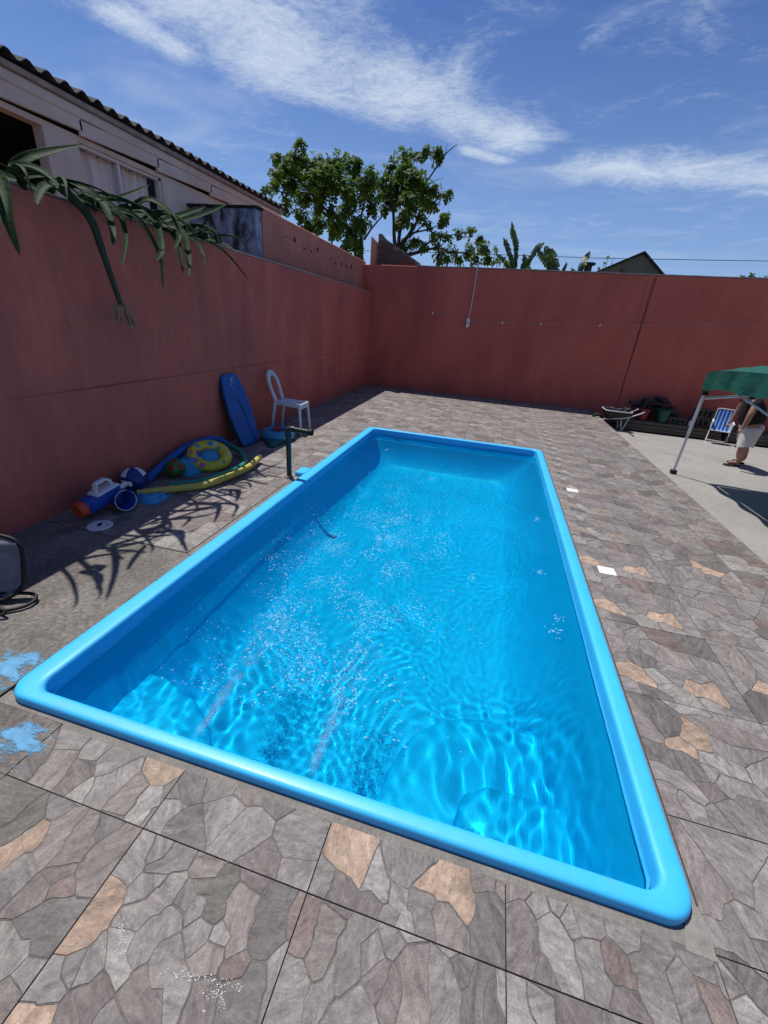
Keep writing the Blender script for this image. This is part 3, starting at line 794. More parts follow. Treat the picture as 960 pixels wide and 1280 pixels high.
# lacy streaks of foam drifting away from the inlets
for (sx, sy, ex, ey, n, wd) in ((-.72, 2.6, -.62, 3.6, 520, .05), (-.98, 1.45, -1.0, 1.9, 430, .07), (-.45, 1.30, -.48, 1.75, 430, .06), (-.85, 2.2, -.7, 2.7, 130, .06), (-1.25, 1.9, -1.3, 2.7, 90, .05), (-1.2, 3.1, -.9, 3.5, 70, .05)):
    for k in range(n):
        t = fr.random(); x = lerp(sx, ex, t)+fr.gauss(0, wd)*.8+.05*math.sin(t*9); y = lerp(sy, ey, t)+fr.gauss(0, wd)
        if noise.noise(Vector((x*22, y*18, 8))) < .02: continue
        flake(x, y, fr.uniform(.0015, .0050), st=fr.uniform(1, 2.))
for x, y in ((.66, 3.9), (.68, 2.35), (.64, 2.2), (.6, 2.9), (-1.3, 5.5), (-.2, 3.2), (.1, 2.6), (-.5, 4.6)):
    for _ in range(14): flake(x+fr.gauss(0, .02), y+fr.gauss(0, .03), fr.uniform(.002, .006), st=2)
tag(link('floating_foam', fm.mesh('floating_foam', foam, 0)), kind='stuff')
bm_ = MB()
bub = mat('air_bubbles', (.34, .66, .90), .6, .1, 50, 0, alpha=.5)
for (x0, y0, x1, y1) in ((-.96, .97, -1.0, 1.78), (-.43, .97, -.46, 1.70)):
    for _ in range(3400):
        t = fr.random(); s = .010+.080*t**2
        x = lerp(x0, x1, t)+fr.gauss(0, s)+.018*math.sin(t*11+x0*5)*t; y = lerp(y0, y1, t)+fr.gauss(0, .02)
        if t > .35 and noise.noise(Vector((x*30, y*22, 12))) < -.12: continue
        r_ = fr.uniform(.0010, .0028); z = wave(x, y)+fr.uniform(-.3, .8)*r_
        bm_.add([Vector((x, y, z))+Vector(q)*r_ for q in ((1, 0, 0), (-1, 0, 0), (0, 1, 0), (0, -1, 0), (0, 0, 1), (0, 0, -1))],
                [(0, 2, 4), (2, 1, 4), (1, 3, 4), (3, 0, 4), (2, 0, 5), (1, 2, 5), (3, 1, 5), (0, 3, 5)])
bs_ = tag(link('bubble_stream', bm_.mesh('bubble_stream', bub, 180)), kind='stuff'); bs_.cycles.is_caustics_receiver = True

# ------------------------------------------------------------------ boundary walls
BY = 11.17                                                # face of the back wall
def XL(y): return -3.22-.014*(y-1.8)                       # face of the left wall, very slightly out of square
lw = thing('garden_wall', 'long dusky red rendered wall along the left side, aloe hanging over it', 'wall', (-3.3, 4, 0))


def wall_slab(y0, y1, z0, z1, off=0., th=.16, lump=.006, n=60, zsteps=None):
    """rendered wall along y with a softly uneven face"""
    mb = MB(); zs = zsteps or [z0, lerp(z0, z1, .25), lerp(z0, z1, .5), lerp(z0, z1, .75), z1-.012, z1]
    o = 0
    prof = []
    for k in range(n+1):
        y = lerp(y0, y1, k/n); x = XL(y)+off
        ring = [Vector((x-th, y, z0))]
        for z in zs:
            q = lump*noise.noise(Vector((y*1.3, z*1.5, 3))); e = -.012 if z == z1 else 0
            top = .012*noise.noise(Vector((y*.8, 0, 9))) if z >= z1-.02 else 0
            ring.append(Vector((x+q+e, y, z+top)))
        ring.append(Vector((x-th, y, z1+.012*noise.noise(Vector((y*.8, 0, 9))))))
        prof.append(ring)
    mb.loft(prof, True, True); return mb


part('lower_render', wall_slab(-5, BY+.1, -.4, .93, .006), M['red_left'], lw, 40, True)
part('upper_render', wall_slab(-5, BY+.1, .9305, 2.245), M['red_left'], lw, 40, True)
cap = wall_slab(-5, BY-.2, 2.247, 2.262, -.006, .165, .003, 90)
part('mortar_top', cap, M['ledge'], lw, 40, True)
# neighbour's taller block wall behind it
UW = 6.22
uw = thing('neighbour_wall', 'faded pink upper wall with small dark holes rising behind the left wall', 'wall', (-3.7, 8.6, 1.4))
mb = wall_slab(UW, 11.35, -.4, 2.93, -.235, .16, .006, 50); part('pink_render', mb, M['pink_old'], uw, 40, True)
hm = MB(); hr = random.Random(3)
for k in range(13):
    y = UW+.7+k*.33+hr.uniform(-.05, .05); z = 2.68+hr.uniform(-.05, .06); w = hr.uniform(.010, .026)
    if hr.random() < .25: w *= 1.7
    x = XL(y)-.235+.004
    n = 7; ring = [(y+w*1.1*math.cos(2*math.pi*q/n)*hr.uniform(.6, 1.1), z+w*1.2*math.sin(2*math.pi*q/n)*hr.uniform(.6, 1.1)) for q in range(n)]
    hm.add([Vector((x, a, b)) for a, b in ring], [tuple(range(n))])
ho = part('broken_holes', hm, M['black'], uw, 0, True); ho['kind'] = 'stuff'
sw = thing('stained_wall', 'dark blue and grey mould stained plaster wall below the house roof end', 'wall', (-5, 6.15, 1.4))
mb = MB(); mb.bbox(-8.0, 6.07, -.4, XL(6)-.25, 6.215, 2.875, .008); part('plaster', mb, M['stained'], sw, 40, True)
mb = MB(); mb.bbox(-8.0, 6.05, 2.878, XL(6)-.22, 6.24, 2.91, .006); part('flashing', mb, M['rubber'], sw, 40, True)
# back wall
bw = thing('rear_wall', 'tall dark red painted wall across the far end of the yard', 'wall', (3, BY+.1, 0))


def back_panel(x0, x1, z0, z1, off=0., lump=.006, n=60):
    mb = MB(); prof = []
    zs = [z0, lerp(z0, z1, .33), lerp(z0, z1, .66), z1-.012, z1]
    for k in range(n+1):
        x = lerp(x0, x1, k/n); ztop = .011*noise.noise(Vector((x*.9, 0, 5)))+.012*(x+3.4)
        ring = [Vector((x, BY+.17, z0))]
        for z in zs:
            q = lump*noise.noise(Vector((x*1.1, z*1.4, 7))); e = .012 if z == z1 else 0
            ring.append(Vector((x, BY-off+q+e, z+(ztop if z > 1 else 0))))
        ring.append(Vector((x, BY+.17, z1+ztop)))
        prof.append(ring)
    mb.loft([r_[::-1] for r_ in prof], True, True); return mb


part('render', back_panel(-3.66, 3.0, -.5, 2.855), M['red_back'], bw, 40, True)
part('render', back_panel(3.012, 10.3, -.5, 2.855, .006), M['red_back'], bw, 40, True)
mb = MB()
for x0, x1 in ((-2.25, 3.0), (3.0, 10.3)):
    prof = []
    for k in range(41):
        x = lerp(x0, x1, k/40); zt = 2.857+.011*noise.noise(Vector((x*.9, 0, 5)))+.012*(x+3.4)+.006*noise.noise(Vector((x*6, 0, 1)))
        prof.append([Vector((x, BY+.175, zt)), Vector((x, BY-.006, zt)), Vector((x, BY-.006, zt+.02)), Vector((x, BY+.175, zt+.022))])
    mb.loft(prof, True, True)
part('mortar_top', mb, M['ledge'], bw, 40, True)
# crack running up the back wall
cr = MB(); pts = [Vector((3.02+.03*noise.noise(Vector((k*.6, 0, 0)))-.05*k/24, BY-.0085, -.2+k*.128)) for k in range(25)]
for k in range(24):
    w = .006; cr.add([pts[k]+Vector((-w, 0, 0)), pts[k]+Vector((w, 0, 0)), pts[k+1]+Vector((w, 0, 0)), pts[k+1]+Vector((-w, 0, 0))], [(0, 1, 2, 3)])
M['crack'] = mat('dark_crack', (.10, .03, .03), .9, .3, 30, 0)
part('crack', cr, M['crack'], bw, 0, True)
# right-hand boundary wall, outside the frame
rw = thing('side_wall', 'dark red wall closing the right side of the yard', 'wall', (10.3, 4, 0))
mb = MB(); mb.bbox(10.2, -5, -.4, 10.36, BY-.01, 2.6, .01); part('render', mb, M['red_back'], rw, 40, True)
# broken brick gable standing on the corner
bg_ = thing('brick_stub', 'broken sloping brick gable end standing on the far left corner of the wall', 'wall', (-3.0, BY+.3, 2.88))
mb = MB(); mb.prism([(-3.42, 2.84), (-3.30, 2.84), (-3.30, 3.34), (-3.42, 3.44)], 0, .2, .0, Matrix.Translation((0, BY+.20, 0)) @ Matrix.Rotation(R(90), 4, 'X'))
part('pink_pier', mb, M['pink_old'], bg_, 0, True)
mb = MB(); mb.prism([(-3.30, 2.80), (-2.16, 2.80), (-2.22, 2.96), (-3.10, 3.42), (-3.22, 3.53), (-3.30, 3.53)], 0, .12, 0, Matrix.Translation((0, BY+.32, 0)) @ Matrix.Rotation(R(90), 4, 'X'))
part('core', mb, M['rough_concrete'], bg_, 0, True)
mb = MB(); br = random.Random(9)
for row in range(12):
    z = 2.83+row*.064
    xx = -3.29+(.06 if row % 2 else 0)
    while xx < -2.15:
        L_ = .19
        lim = 3.53-.52*(max(0, xx+L_+3.22))*1.02
        if z+.055 < lim:
            d = br.uniform(0, .012); mb.box(xx, BY+.188-d, z, xx+L_-.012, BY+.203, z+.052)
        xx += L_
b_o = part('brick', mb, M['brick'], bg_, 0, True); b_o['kind'] = 'stuff'

# ------------------------------------------------------------------ house on the left
house = thing('house', 'pale two-storey house with corrugated roof edge behind the left wall', 'house', (-5.5, 4, 0))
HX = -4.6
wins = [(2.2, 4.06, 1.6, 3.07), (4.43, 5.62, 1.9, 3.07)]     # door opening, window
fm_ = MB()
ycuts = [-1.5, 2.2, 4.06, 4.43, 5.62, 8.7]
for a, b in zip(ycuts, ycuts[1:]):
    hole = [w for w in wins if abs(w[0]-a) < 1e-6]
    if hole:
        fm_.box(HX-.12, a, 0, HX, b, hole[0][2]); fm_.box(HX-.12, a, hole[0][3], HX, b, 3.12)
    else:
        fm_.box(HX-.12, a, 0, HX, b, 3.12)
fm_.box(HX-4, 8.58, 0, HX-.12, 8.7, 3.1); fm_.box(HX-4, -1.5, 0, HX-.12, -1.4, 3.1)
part('wall', fm_, M['cream'], house, 0, True)
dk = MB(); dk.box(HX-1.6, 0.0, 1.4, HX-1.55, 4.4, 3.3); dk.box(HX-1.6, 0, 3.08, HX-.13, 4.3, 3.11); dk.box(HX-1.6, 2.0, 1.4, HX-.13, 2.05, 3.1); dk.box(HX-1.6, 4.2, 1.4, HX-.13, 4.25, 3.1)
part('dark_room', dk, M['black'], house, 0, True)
dp = MB(); dp.box(HX-.02, 3.42, 1.6, HX+.012, 3.50, 3.07); part('door_post', dp, M['cream'], house, 0, True)
wf = MB(); y0, y1, z0, z1 = wins[1][0], wins[1][1], wins[1][2], wins[1][3]
wf.box(HX-.10, y0, z0, HX-.03, y0+.03, z1); wf.box(HX-.10, y1-.03, z0, HX-.03, y1, z1); wf.box(HX-.10, y0, z1-.03, HX-.03, y1, z1); wf.box(HX-.10, 4.96, z0, HX-.05, 5.0, z1)
win = part('window', wf, M['white_metal'], house, 0, True)
gm2 = bpy.data.materials.new('window_glass'); gm2.use_nodes = True; p_ = gm2.node_tree.nodes['Principled BSDF']
p_.inputs['Base Color'].default_value = (.10, .12, .13, 1); p_.inputs['Roughness'].default_value = .05; p_.inputs['Alpha'].default_value = .14
gb = MB(); gb.add([Vector((HX-.07, y0+.03, z0)), Vector((HX-.07, y1-.03, z0)), Vector((HX-.07, y1-.03, z1-.03)), Vector((HX-.07, y0+.03, z1-.03))], [(0, 1, 2, 3)])
part('pane', gb, gm2, win, 0, True)
cb = MB(); prof = []
for k in range(81):
    y = lerp(y0+.03, y1-.10, k/80); x = HX-.15+.018*math.sin(k*.9)+.012*math.sin(k*.37+1)
    prof.append([Vector((x, y, z0)), Vector((x, y, z1-.02))])
cb.loft(prof, closed=False); part('curtain', cb, M['curtain'], win, 180, True)
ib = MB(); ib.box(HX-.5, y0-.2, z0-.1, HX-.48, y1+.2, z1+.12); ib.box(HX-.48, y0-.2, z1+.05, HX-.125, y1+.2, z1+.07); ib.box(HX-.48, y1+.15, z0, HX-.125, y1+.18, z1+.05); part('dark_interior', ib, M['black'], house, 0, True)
# eave: two stepped boards with wedge gaps, roof sheets over
for k in range(8):
    ya = 0.2+k*1.06
    fb = MB(); m4 = Matrix.Translation((HX+.04, ya, 3.145)) @ Matrix.Rotation(R(2.1), 4, 'X'); fb.bbox(-.02, 0, -.03, .02, 1.09, .10, .004, m4)
    part('eave_board', fb, M['cream'], house, 0, True)
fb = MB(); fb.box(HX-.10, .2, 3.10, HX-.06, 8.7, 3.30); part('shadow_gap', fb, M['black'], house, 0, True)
fb = MB(); fb.bbox(HX+.03, .2, 3.258, HX+.075, 8.75, 3.345, .006); part('fascia_board', fb, M['cream'], house, 0, True)
fb = MB(); fb.bbox(HX+.055, .2, 3.348, HX+.12, 8.75, 3.395, .006); part('gutter', fb, M['ledge'], house, 0, True)
for k in range(8):
    rs = MB(); prof = []
    ya = .5+k*1.03; nseg = 36
    for q in range(nseg+1):
        y = ya+1.06*q/nseg; w = .026*math.cos(2*math.pi*y/.177)
        up = .006 if k % 2 else 0
        prof.append([Vector((HX+.19, y, 3.415+w+up)), Vector((HX-2.2, y, 4.0+w+up)), Vector((HX-2.2, y, 4.008+w+up)), Vector((HX+.19, y, 3.424+w+up))])
    rs.loft(prof, True, True); part('roof_sheet', rs, M['fibre'], house, 60, True)

# far house beyond the back wall
fh = thing('gabled_house', 'distant dark grey-green gable end peeping over the rear wall', 'house', (6.8, 30, 0))
M['gable'] = mat('grey_green_gable', (.15, .15, .11), .9, .15, .8, .2, 4)
fx0, fx1, fxp, fz, fzp = 4.7, 8.45, 7.02, 5.05, 6.2
mb = MB(); mb.prism([(fx0, 0), (fx1, 0), (fx1, fz), (fxp, fzp-.04), (fx0, fz)], 0, 6, 0, Matrix.Translation((0, 36, 0)) @ Matrix.Rotation(R(90), 4, 'X'))
part('wall', mb, M['gable'], fh, 0, True)
for (xa, za, xb, zb) in ((fx0-.15, fz-.06, fxp, fzp), (fxp, fzp, fx1+.15, fz-.10)):
    rs = MB(); rs.add([Vector((xa, 29.8, za)), Vector((xb, 29.8, zb)), Vector((xb, 36.2, zb)), Vector((xa, 36.2, za)), Vector((xa, 29.8, za+.09)), Vector((xb, 29.8, zb+.09)), Vector((xb, 36.2, zb+.09)), Vector((xa, 36.2, za+.09))], [(3, 2, 1, 0), (4, 5, 6, 7), (0, 1, 5, 4), (1, 2, 6, 5), (2, 3, 7, 6), (3, 0, 4, 7)])
    part('roof', rs, M['fibre'], fh, 0, True)
vp = MB(); vp.tube([(6.15, 29.95, 5.0), (6.15, 29.95, 5.35)], .05); part('vent_pipe', vp, M['fibre'], fh, 60, True)
cv_ = thing('chimney_cap', 'small dark chimney cap between the banana leaves and the far gable', 'chimney', (2.1, 16, 3))
q_ = onY(735, 336, 16); mb = MB(); mb.tube([q_-Vector((0, 0, 2)), q_+Vector((0, 0, .1))], .11, 10); part('flue', mb, M['fibre'], cv_, 50, True)
mb = MB(); mb.tube([q_+Vector((0, 0, .1)), q_+Vector((0, 0, .16))], .19, 10); part('cowl', mb, M['rubber'], cv_, 50, True)
# ------------------------------------------------------------------ trees behind the back wall
def limb(mb, pts, r0, r1, n=7):
    pts = smooth_path(pts, 5); N = len(pts)
    mb.tube(pts, [lerp(r0, r1, k/(N-1)) for k in range(N)], n)


def leaf_cluster(mb, c, rad, n, r_, size):
    c = Vector(c)
    nros = max(2, int(n/7))
    for _ in range(nros):
        d = Vector((r_.gauss(0, 1), r_.gauss(0, 1), r_.gauss(0, 1))); d = d.normalized()*rad*r_.uniform(.15, 1.05)
        p0 = c+d; ax = (d.normalized()*.8+Vector((0, 0, .7))+Vector((r_.gauss(0, .3), r_.gauss(0, .3), 0))).normalized()
        a1 = ax.orthogonal().normalized(); b1 = ax.cross(a1); ph = r_.uniform(0, 6.3)
        for k in range(8):
            t = ph+k*.785+r_.uniform(-.25, .25); out = (a1*math.cos(t)+b1*math.sin(t)+ax*r_.uniform(-.1, .65)).normalized()
            L_ = size*r_.uniform(.7, 1.25); side = out.cross(ax); side = side.normalized() if side.length > 1e-4 else a1
            W = L_*.27; nn = side.cross(out).normalized()
            q0 = p0+out*L_*.12; o = len(mb.v); droop = nn*(-L_*.12)
            mb.v += [q0, p0+out*L_*.55+side*W*.8+nn*L_*.05, p0+out*L_*.85+side*W+droop*.3, p0+out*L_*1.08+droop, p0+out*L_*.85-side*W+droop*.3, p0+out*L_*.55-side*W*.8+nn*L_*.05, p0+out*L_*.6]
            mb.face((o, o+1, o+6)); mb.face((o+1, o+2, o+3, o+6)); mb.face((o+6, o+3, o+4, o+5)); mb.face((o, o+6, o+5))


def tree(name, label, base, limbs, clusters, Y0, seed, dens=1.):
    r_ = random.Random(seed)
    b = onY(base[0], base[1], Y0); b.z = -.4
    t = thing(name, label, 'tree', b)
    mb = MB(); fork = onY(base[0], base[1], Y0); mb2 = []
    limb(mb, [b, lerp(b, fork, .5)+Vector((.08, .05, 0)), fork], .17, .10, 9)
    for (pts, r0, dep) in limbs:
        P = [onY(p[0], p[1], Y0+dep*k/(len(pts)-1)) for k, p in enumerate(pts)]
        if pts[0] == base: P[0] = fork-Vector((0, 0, .05))
        limb(mb, P, r0, r0*.22, 6)
    part('trunk', mb, M['bark'], t, 60, True)
    cm_ = MB()
    for (x, y, rad) in clusters:
        dep = r_.uniform(-.9, .9); c = onY(x, y, Y0+dep); rr = rad*1.08*(Y0+dep)/FL
        leaf_cluster(cm_, c, rr, int(rad*rad*2.3*dens)+22, r_, .105)
        # twig into the cluster
        mb3 = None
    o = part('crown', cm_, M['leaf'], t, 0, True); o['kind'] = 'stuff'
    return t


LT = [(375, 183, 6), (372, 200, 10), (347, 200, 7), (355, 212, 10), (388, 213, 14), (402, 203, 9), (422, 208, 12), (442, 207, 9), (365, 232, 12), (392, 235, 15), (425, 230, 14), (445, 225, 10), (342, 232, 6), (333, 238, 5), (357, 250, 6), (356, 262, 7), (376, 268, 9), (396, 278, 12), (415, 270, 9), (432, 265, 11), (440, 255, 9), (450, 280, 11), (437, 295, 10), (460, 245, 11), (462, 222, 10), (466, 262, 8), (447, 308, 7), (418, 290, 10), (385, 285, 8), (405, 222, 12), (447, 322, 6), (404, 250, 6), (362, 196, 5), (430, 310, 8), (372, 216, 10), (355, 225, 8), (345, 218, 6), (366, 207, 8), (410, 235, 12), (380, 248, 9), (398, 262, 8), (424, 282, 10), (456, 232, 9), (405, 215, 10), (437, 240, 10)]
tree('broad_leaved_tree', 'left one of two broad-leaved green trees, rising above the faded pink wall', (452, 330),
     [([(452, 330), (452, 300), (450, 280), (455, 255), (462, 230)], .06, -.6), ([(452, 325), (445, 300), (420, 285), (400, 275)], .05, .5), ([(452, 310), (430, 280), (403, 258), (385, 235), (372, 200)], .06, .6),
      ([(403, 262), (402, 240), (422, 215), (440, 208)], .04, .2), ([(403, 258), (375, 245), (352, 240), (335, 236)], .03, -.3), ([(385, 235), (360, 215), (347, 202)], .02, .3), ([(455, 300), (465, 285), (480, 268), (490, 255)], .03, .2)],
     LT, 13.4, 21, 1.15)
RT = [(505, 198, 9), (490, 212, 9), (516, 200, 7), (533, 192, 6), (546, 198, 6), (550, 189, 4), (500, 223, 13), (520, 222, 11), (480, 228, 9), (528, 243, 11), (543, 238, 7), (515, 253, 12), (492, 250, 11), (535, 253, 7), (555, 247, 5), (562, 242, 4), (505, 270, 9), (524, 272, 8), (480, 265, 5), (543, 257, 4), (557, 272, 5), (552, 277, 4), (518, 303, 7), (508, 308, 7), (545, 297, 6), (558, 300, 6), (574, 292, 5), (586, 292, 5), (600, 300, 5), (605, 312, 6), (586, 315, 7), (566, 315, 6), (550, 320, 7), (594, 325, 6), (530, 308, 5), (575, 325, 7), (497, 238, 10), (508, 236, 9), (516, 284, 4), (535, 283, 4), (497, 283, 4), (548, 310, 5), (475, 246, 7), (486, 240, 8), (505, 212, 9), (528, 232, 8), (558, 327, 5), (608, 322, 5)]
tree('broad_leaved_tree', 'right one of two broad-leaved trees, bare twig at its top, above the brick stub', (497, 322),
     [([(497, 322), (493, 300), (492, 270), (488, 240), (490, 215)], .07, -.5), ([(497, 320), (500, 290), (510, 260), (505, 230), (505, 200)], .06, .5), ([(497, 315), (508, 298), (525, 270), (530, 250), (545, 238)], .06, .3),
      ([(500, 305), (512, 293), (530, 288), (545, 283), (556, 277)], .035, -.4), ([(508, 298), (525, 285), (540, 265)], .03, .4), ([(510, 262), (528, 235), (545, 210), (555, 195), (565, 185), (572, 180)], .03, -.3),
      ([(556, 194), (558, 186), (560, 179)], .012, 0), ([(505, 320), (520, 316), (535, 312), (548, 310), (560, 315)], .06, .3), ([(520, 316), (538, 302), (545, 298), (575, 292), (590, 292)], .03, -.4), ([(560, 315), (585, 315), (603, 303)], .03, .3), ([(528, 240), (540, 228), (555, 222)], .015, .2)],
     RT, 13.9, 22, 1.1)
# banana plants: each a stem with torn leaves
def banana(leaves, base, label, Y0, seed):
    r_ = random.Random(seed); b = onY(base[0], base[1], Y0); b.z = -.4
    t = thing('banana_plant', label, 'plant', b, group=None)
    mb = MB(); c = onY(base[0], base[1], Y0)
    mb.tube([b, lerp(b, c, .6), c], [.13, .10, .05], 8); part('trunk', mb, M['aloe_stem'], t, 60, True)
    for (pts, wpx) in leaves:
        P = smooth_path([onY(p[0], p[1], Y0+r_.uniform(-.3, .3)) for p in pts], 7); N = len(P); w = wpx*Y0/FL
        lm = MB(); lm.tube(P, [.02*(1-k/N)+.004 for k in range(N)], 5)
        tilt = r_.uniform(.5, .9)
        for s in (-1, 1):
            k = 0
            while k < N-1:
                torn = r_.random() < .3
                q0 = P[k]; q1 = P[min(k+1, N-1)]; tn = (q1-q0).normalized(); side = Vector((tn.z, 0, -tn.x))*s*tilt+Vector((0, -.5, -.15*abs(tn.x)))*(1 if s > 0 else -1)
                side.normalize(); f0 = math.sin(math.pi*min(1, (k+1.2)/(N+.6)))**.6; f1 = math.sin(math.pi*min(1, (k+2.)/(N+.6)))**.6
                e0 = q0+side*w*f0*r_.uniform(.8, 1.05); e1 = q1+side*w*f1*r_.uniform(.8, 1.05)
                if torn: e0 = lerp(e0, q0, .3)-Vector((0, 0, w*.3)); e1 = lerp(e1, lerp(q0, q1, .6), .25)
                lm.add([q0, q1, e1, e0], [(0, 1, 2, 3)]); k += 1
        part('leaf', lm, M['leaf2'], t, 0, True)
    return t


banana([([(644, 345), (645, 310), (641, 290), (640, 277)], 4), ([(642, 345), (638, 320), (632, 303), (629, 297)], 4), ([(641, 345), (630, 325), (620, 318)], 4)], (643, 345), 'torn-leaved banana plant nearest the broad-leaved trees, one tall upright leaf', 16, 1)
banana([([(652, 345), (660, 328), (671, 312), (680, 303)], 5), ([(650, 345), (656, 325), (654, 318)], 4)], (652, 345), 'banana plant with a single ragged leaf slanting right, second from the trees', 16.5, 2)
banana([([(697, 345), (693, 328), (686, 315), (681, 308)], 6), ([(692, 345), (684, 330), (676, 318), (673, 314)], 5), ([(700, 345), (706, 335), (708, 328)], 3)], (696, 345), 'banana plant whose leaves slant left, in the middle of the row over the wall', 15.5, 3)
banana([([(722, 348), (728, 332), (734, 320), (737, 314)], 5), ([(722, 348), (716, 338), (714, 334)], 3)], (722, 348), 'banana plant with one dark upright leaf beside the chimney cap', 16, 4)
def bush(pts, label, Y0, seed, size=.10):
    r_ = random.Random(seed); b = onY(pts[0][0], pts[0][1], Y0); b.z = -.4
    t = thing('shrub', label, 'shrub', b); mb = MB()
    for (x, y, rad) in pts:
        c = onY(x, y, Y0); mb.tube([b, lerp(b, c, .6), c], [.03, .02, .008], 5)
    part('stem', mb, M['bark'], t, 0, True); cm_ = MB()
    for (x, y, rad) in pts: leaf_cluster(cm_, onY(x, y, Y0+r_.uniform(-.3, .3)), rad*Y0/FL, int(rad*rad*.8)+10, r_, size)
    o = part('crown', cm_, M['leaf'], t, 0, True); o['kind'] = 'stuff'


bush([(619, 312, 4), (622, 325, 6), (634, 330, 6), (616, 332, 4), (660, 336, 4)], 'low leafy shrub showing between the trees and the tall banana leaf', 15, 5)
bush([(925, 348, 4), (938, 347, 5), (948, 350, 4), (957, 348, 3)], 'low dark shrub just showing over the rear wall near the right edge', 13, 6, .07)
bush([(755, 330, 3), (766, 326, 3), (748, 335, 3), (760, 322, 2)], 'thin twiggy shrub in front of the slope of the far gable', 17, 7, .05)
# overhead wire
mb = MB(); A = onY(560, 316, 18); B = onY(1000, 327, 18); A2 = A+(A-B)*1.2; B2 = B+(B-A)*.6
mb.tube([A2, A, lerp(A, B, .5)-Vector((0, 0, .05)), B, B2], .010, 5)
wire = thing('overhead_wire', 'thin black overhead wire crossing the sky beyond the rear wall', 'wire', (0, 18, 3)); part('strand', mb, M['rubber'], wire, 0, True)
for e, nm in ((A2, 'post'), (B2, 'post')):
    mb = MB(); mb.tube([(e.x, e.y, -.4), (e.x, e.y, e.z+.3)], [.12, .09], 10); part('post', mb, M['mortar'], wire, 60, True)

# ------------------------------------------------------------------ aloe hanging over the left wall
# each leaf: pixel path, overhang at the base and at the tip (world x), base width in pixels
def aloe(label, base, leaves, seed, stalk=None):
    r_ = random.Random(seed)
    t = thing('aloe_plant', label, 'plant', base)
    for (pts, xa, xb, w) in leaves:
        P = [onX(p[0], p[1], lerp(xa, xb, k/(len(pts)-1))) for k, p in enumerate(pts)]
        P = smooth_path(P, 7); N = len(P)
        dist = (P[0]-Vector((0, 0, CAM_H))).length; wr = w/FL*dist*.32
        lm = MB(); rings = []; prevs = None
        for k, p in enumerate(P):
            tn = (P[min(k+1, N-1)]-P[max(k-1, 0)]).normalized(); v = Vector((0, 0, CAM_H))-p
            side = tn.cross(Vector((.5, -.35, .6))); side = side.normalized() if side.length > .05 else (prevs or Vector((0, 1, 0)))
            if prevs and side.dot(prevs) < 0: side = -side
            prevs = side; up = side.cross(tn).normalized()
            u_ = k/(N-1); f = wr*.86*min(1, .75+u_*1.2)*(1-u_**2.2)**.75+.0015
            # gutter-shaped section: flat channelled top, round belly
            rings.append([p+side*f+up*f*.22, p+side*f*.5+up*f*.02, p-side*f*.5+up*f*.02, p-side*f+up*f*.22, p-side*f*.62-up*f*.32, p-up*f*.5, p+side*f*.62-up*f*.32])
        lm.loft(rings, True, True)
        for k in range(1, N-2):
            if w < 5 and k % 2: continue
            for s, i_ in ((1, 0), (-1, 3)):
                a, b = rings[k][i_], rings[k+1][i_]; sd = (rings[k][0]-rings[k][3]).normalized()*s
                for h in (.25, .75):
                    c = lerp(a, b, h); e = (b-a)*.11
                    lm.add([c-e*1.3, c+e*1.3, c+sd*.010+e*.8], [(0, 1, 2)])
        part('leaf', lm, M['aloe'], t, 50, True)
    return t


XW = -3.20
L1 = [
 ([(-60, 190), (-20, 210), (8, 222), (30, 228), (52, 240)], -3.3, -3.0, 13),
 ([(15, 207), (38, 196), (68, 188), (103, 181)], -3.25, -3.15, 14),
 ([(-12, 208), (4, 232), (10, 275), (25, 320)], -3.1, -2.85, 15),
 ([(-30, 212), (-8, 226), (2, 250), (4, 282)], -3.1, -2.75, 14),
 ([(10, 206), (36, 207), (56, 216), (74, 232)], -3.2, -2.9, 10),
 ([(26, 222), (48, 220), (66, 226), (72, 236)], -3.2, -3.0, 8),
 ([(72, 229), (57, 232), (49, 243), (46, 256)], -3.0, -2.8, 9),
 ([(74, 230), (108, 236), (132, 262), (141, 290), (140, 308)], -3.15, -2.65, 12),
 ([(100, 240), (126, 252), (138, 268)], -3.15, -2.6, 9),
 ([(118, 244), (146, 262), (157, 296), (152, 334)], -3.15, -2.8, 8),
 ([(95, 246), (118, 250), (134, 244), (128, 240)], -3.2, -3.2, 5),
 ([(30, 236), (20, 215), (-10, 200)], -3.2, -2.7, 10),
]
L2 = [
 ([(70, 234), (98, 250), (130, 262), (168, 272), (200, 280)], -3.25, -3.1, 11),
 ([(118, 262), (128, 250), (152, 246), (187, 231)], -3.25, -3.3, 10),
 ([(90, 244), (125, 258), (165, 268), (185, 290), (200, 322), (204, 362)], -3.2, -2.75, 9),
 ([(150, 262), (178, 262), (196, 282), (202, 312), (196, 326)], -3.2, -2.65, 12),
 ([(160, 262), (184, 249), (208, 262), (224, 290), (218, 312)], -3.2, -2.6, 11),
 ([(200, 280), (226, 288), (235, 318), (236, 348)], -3.15, -2.7, 12),
 ([(205, 278), (222, 304), (229, 342)], -3.15, -2.85, 9),
 ([(160, 268), (185, 266), (210, 262)], -3.2, -3.1, 8),
]
L3 = [
 ([(196, 284), (226, 276), (258, 266), (284, 255)], -3.2, -3.15, 10),
 ([(192, 280), (222, 270), (246, 262), (257, 258)], -3.2, -3.1, 9),
 ([(200, 286), (232, 290), (255, 290), (275, 287)], -3.2, -3.0, 9),
 ([(205, 286), (245, 294), (282, 316), (313, 353)], -3.2, -2.9, 9),
 ([(214, 288), (240, 298), (252, 314), (256, 331)], -3.15, -2.8, 7),
 ([(225, 290), (258, 298), (282, 306), (299, 318)], -3.2, -2.7, 7),
 ([(210, 288), (228, 292), (248, 288), (262, 270)], -3.2, -2.8, 6),
]
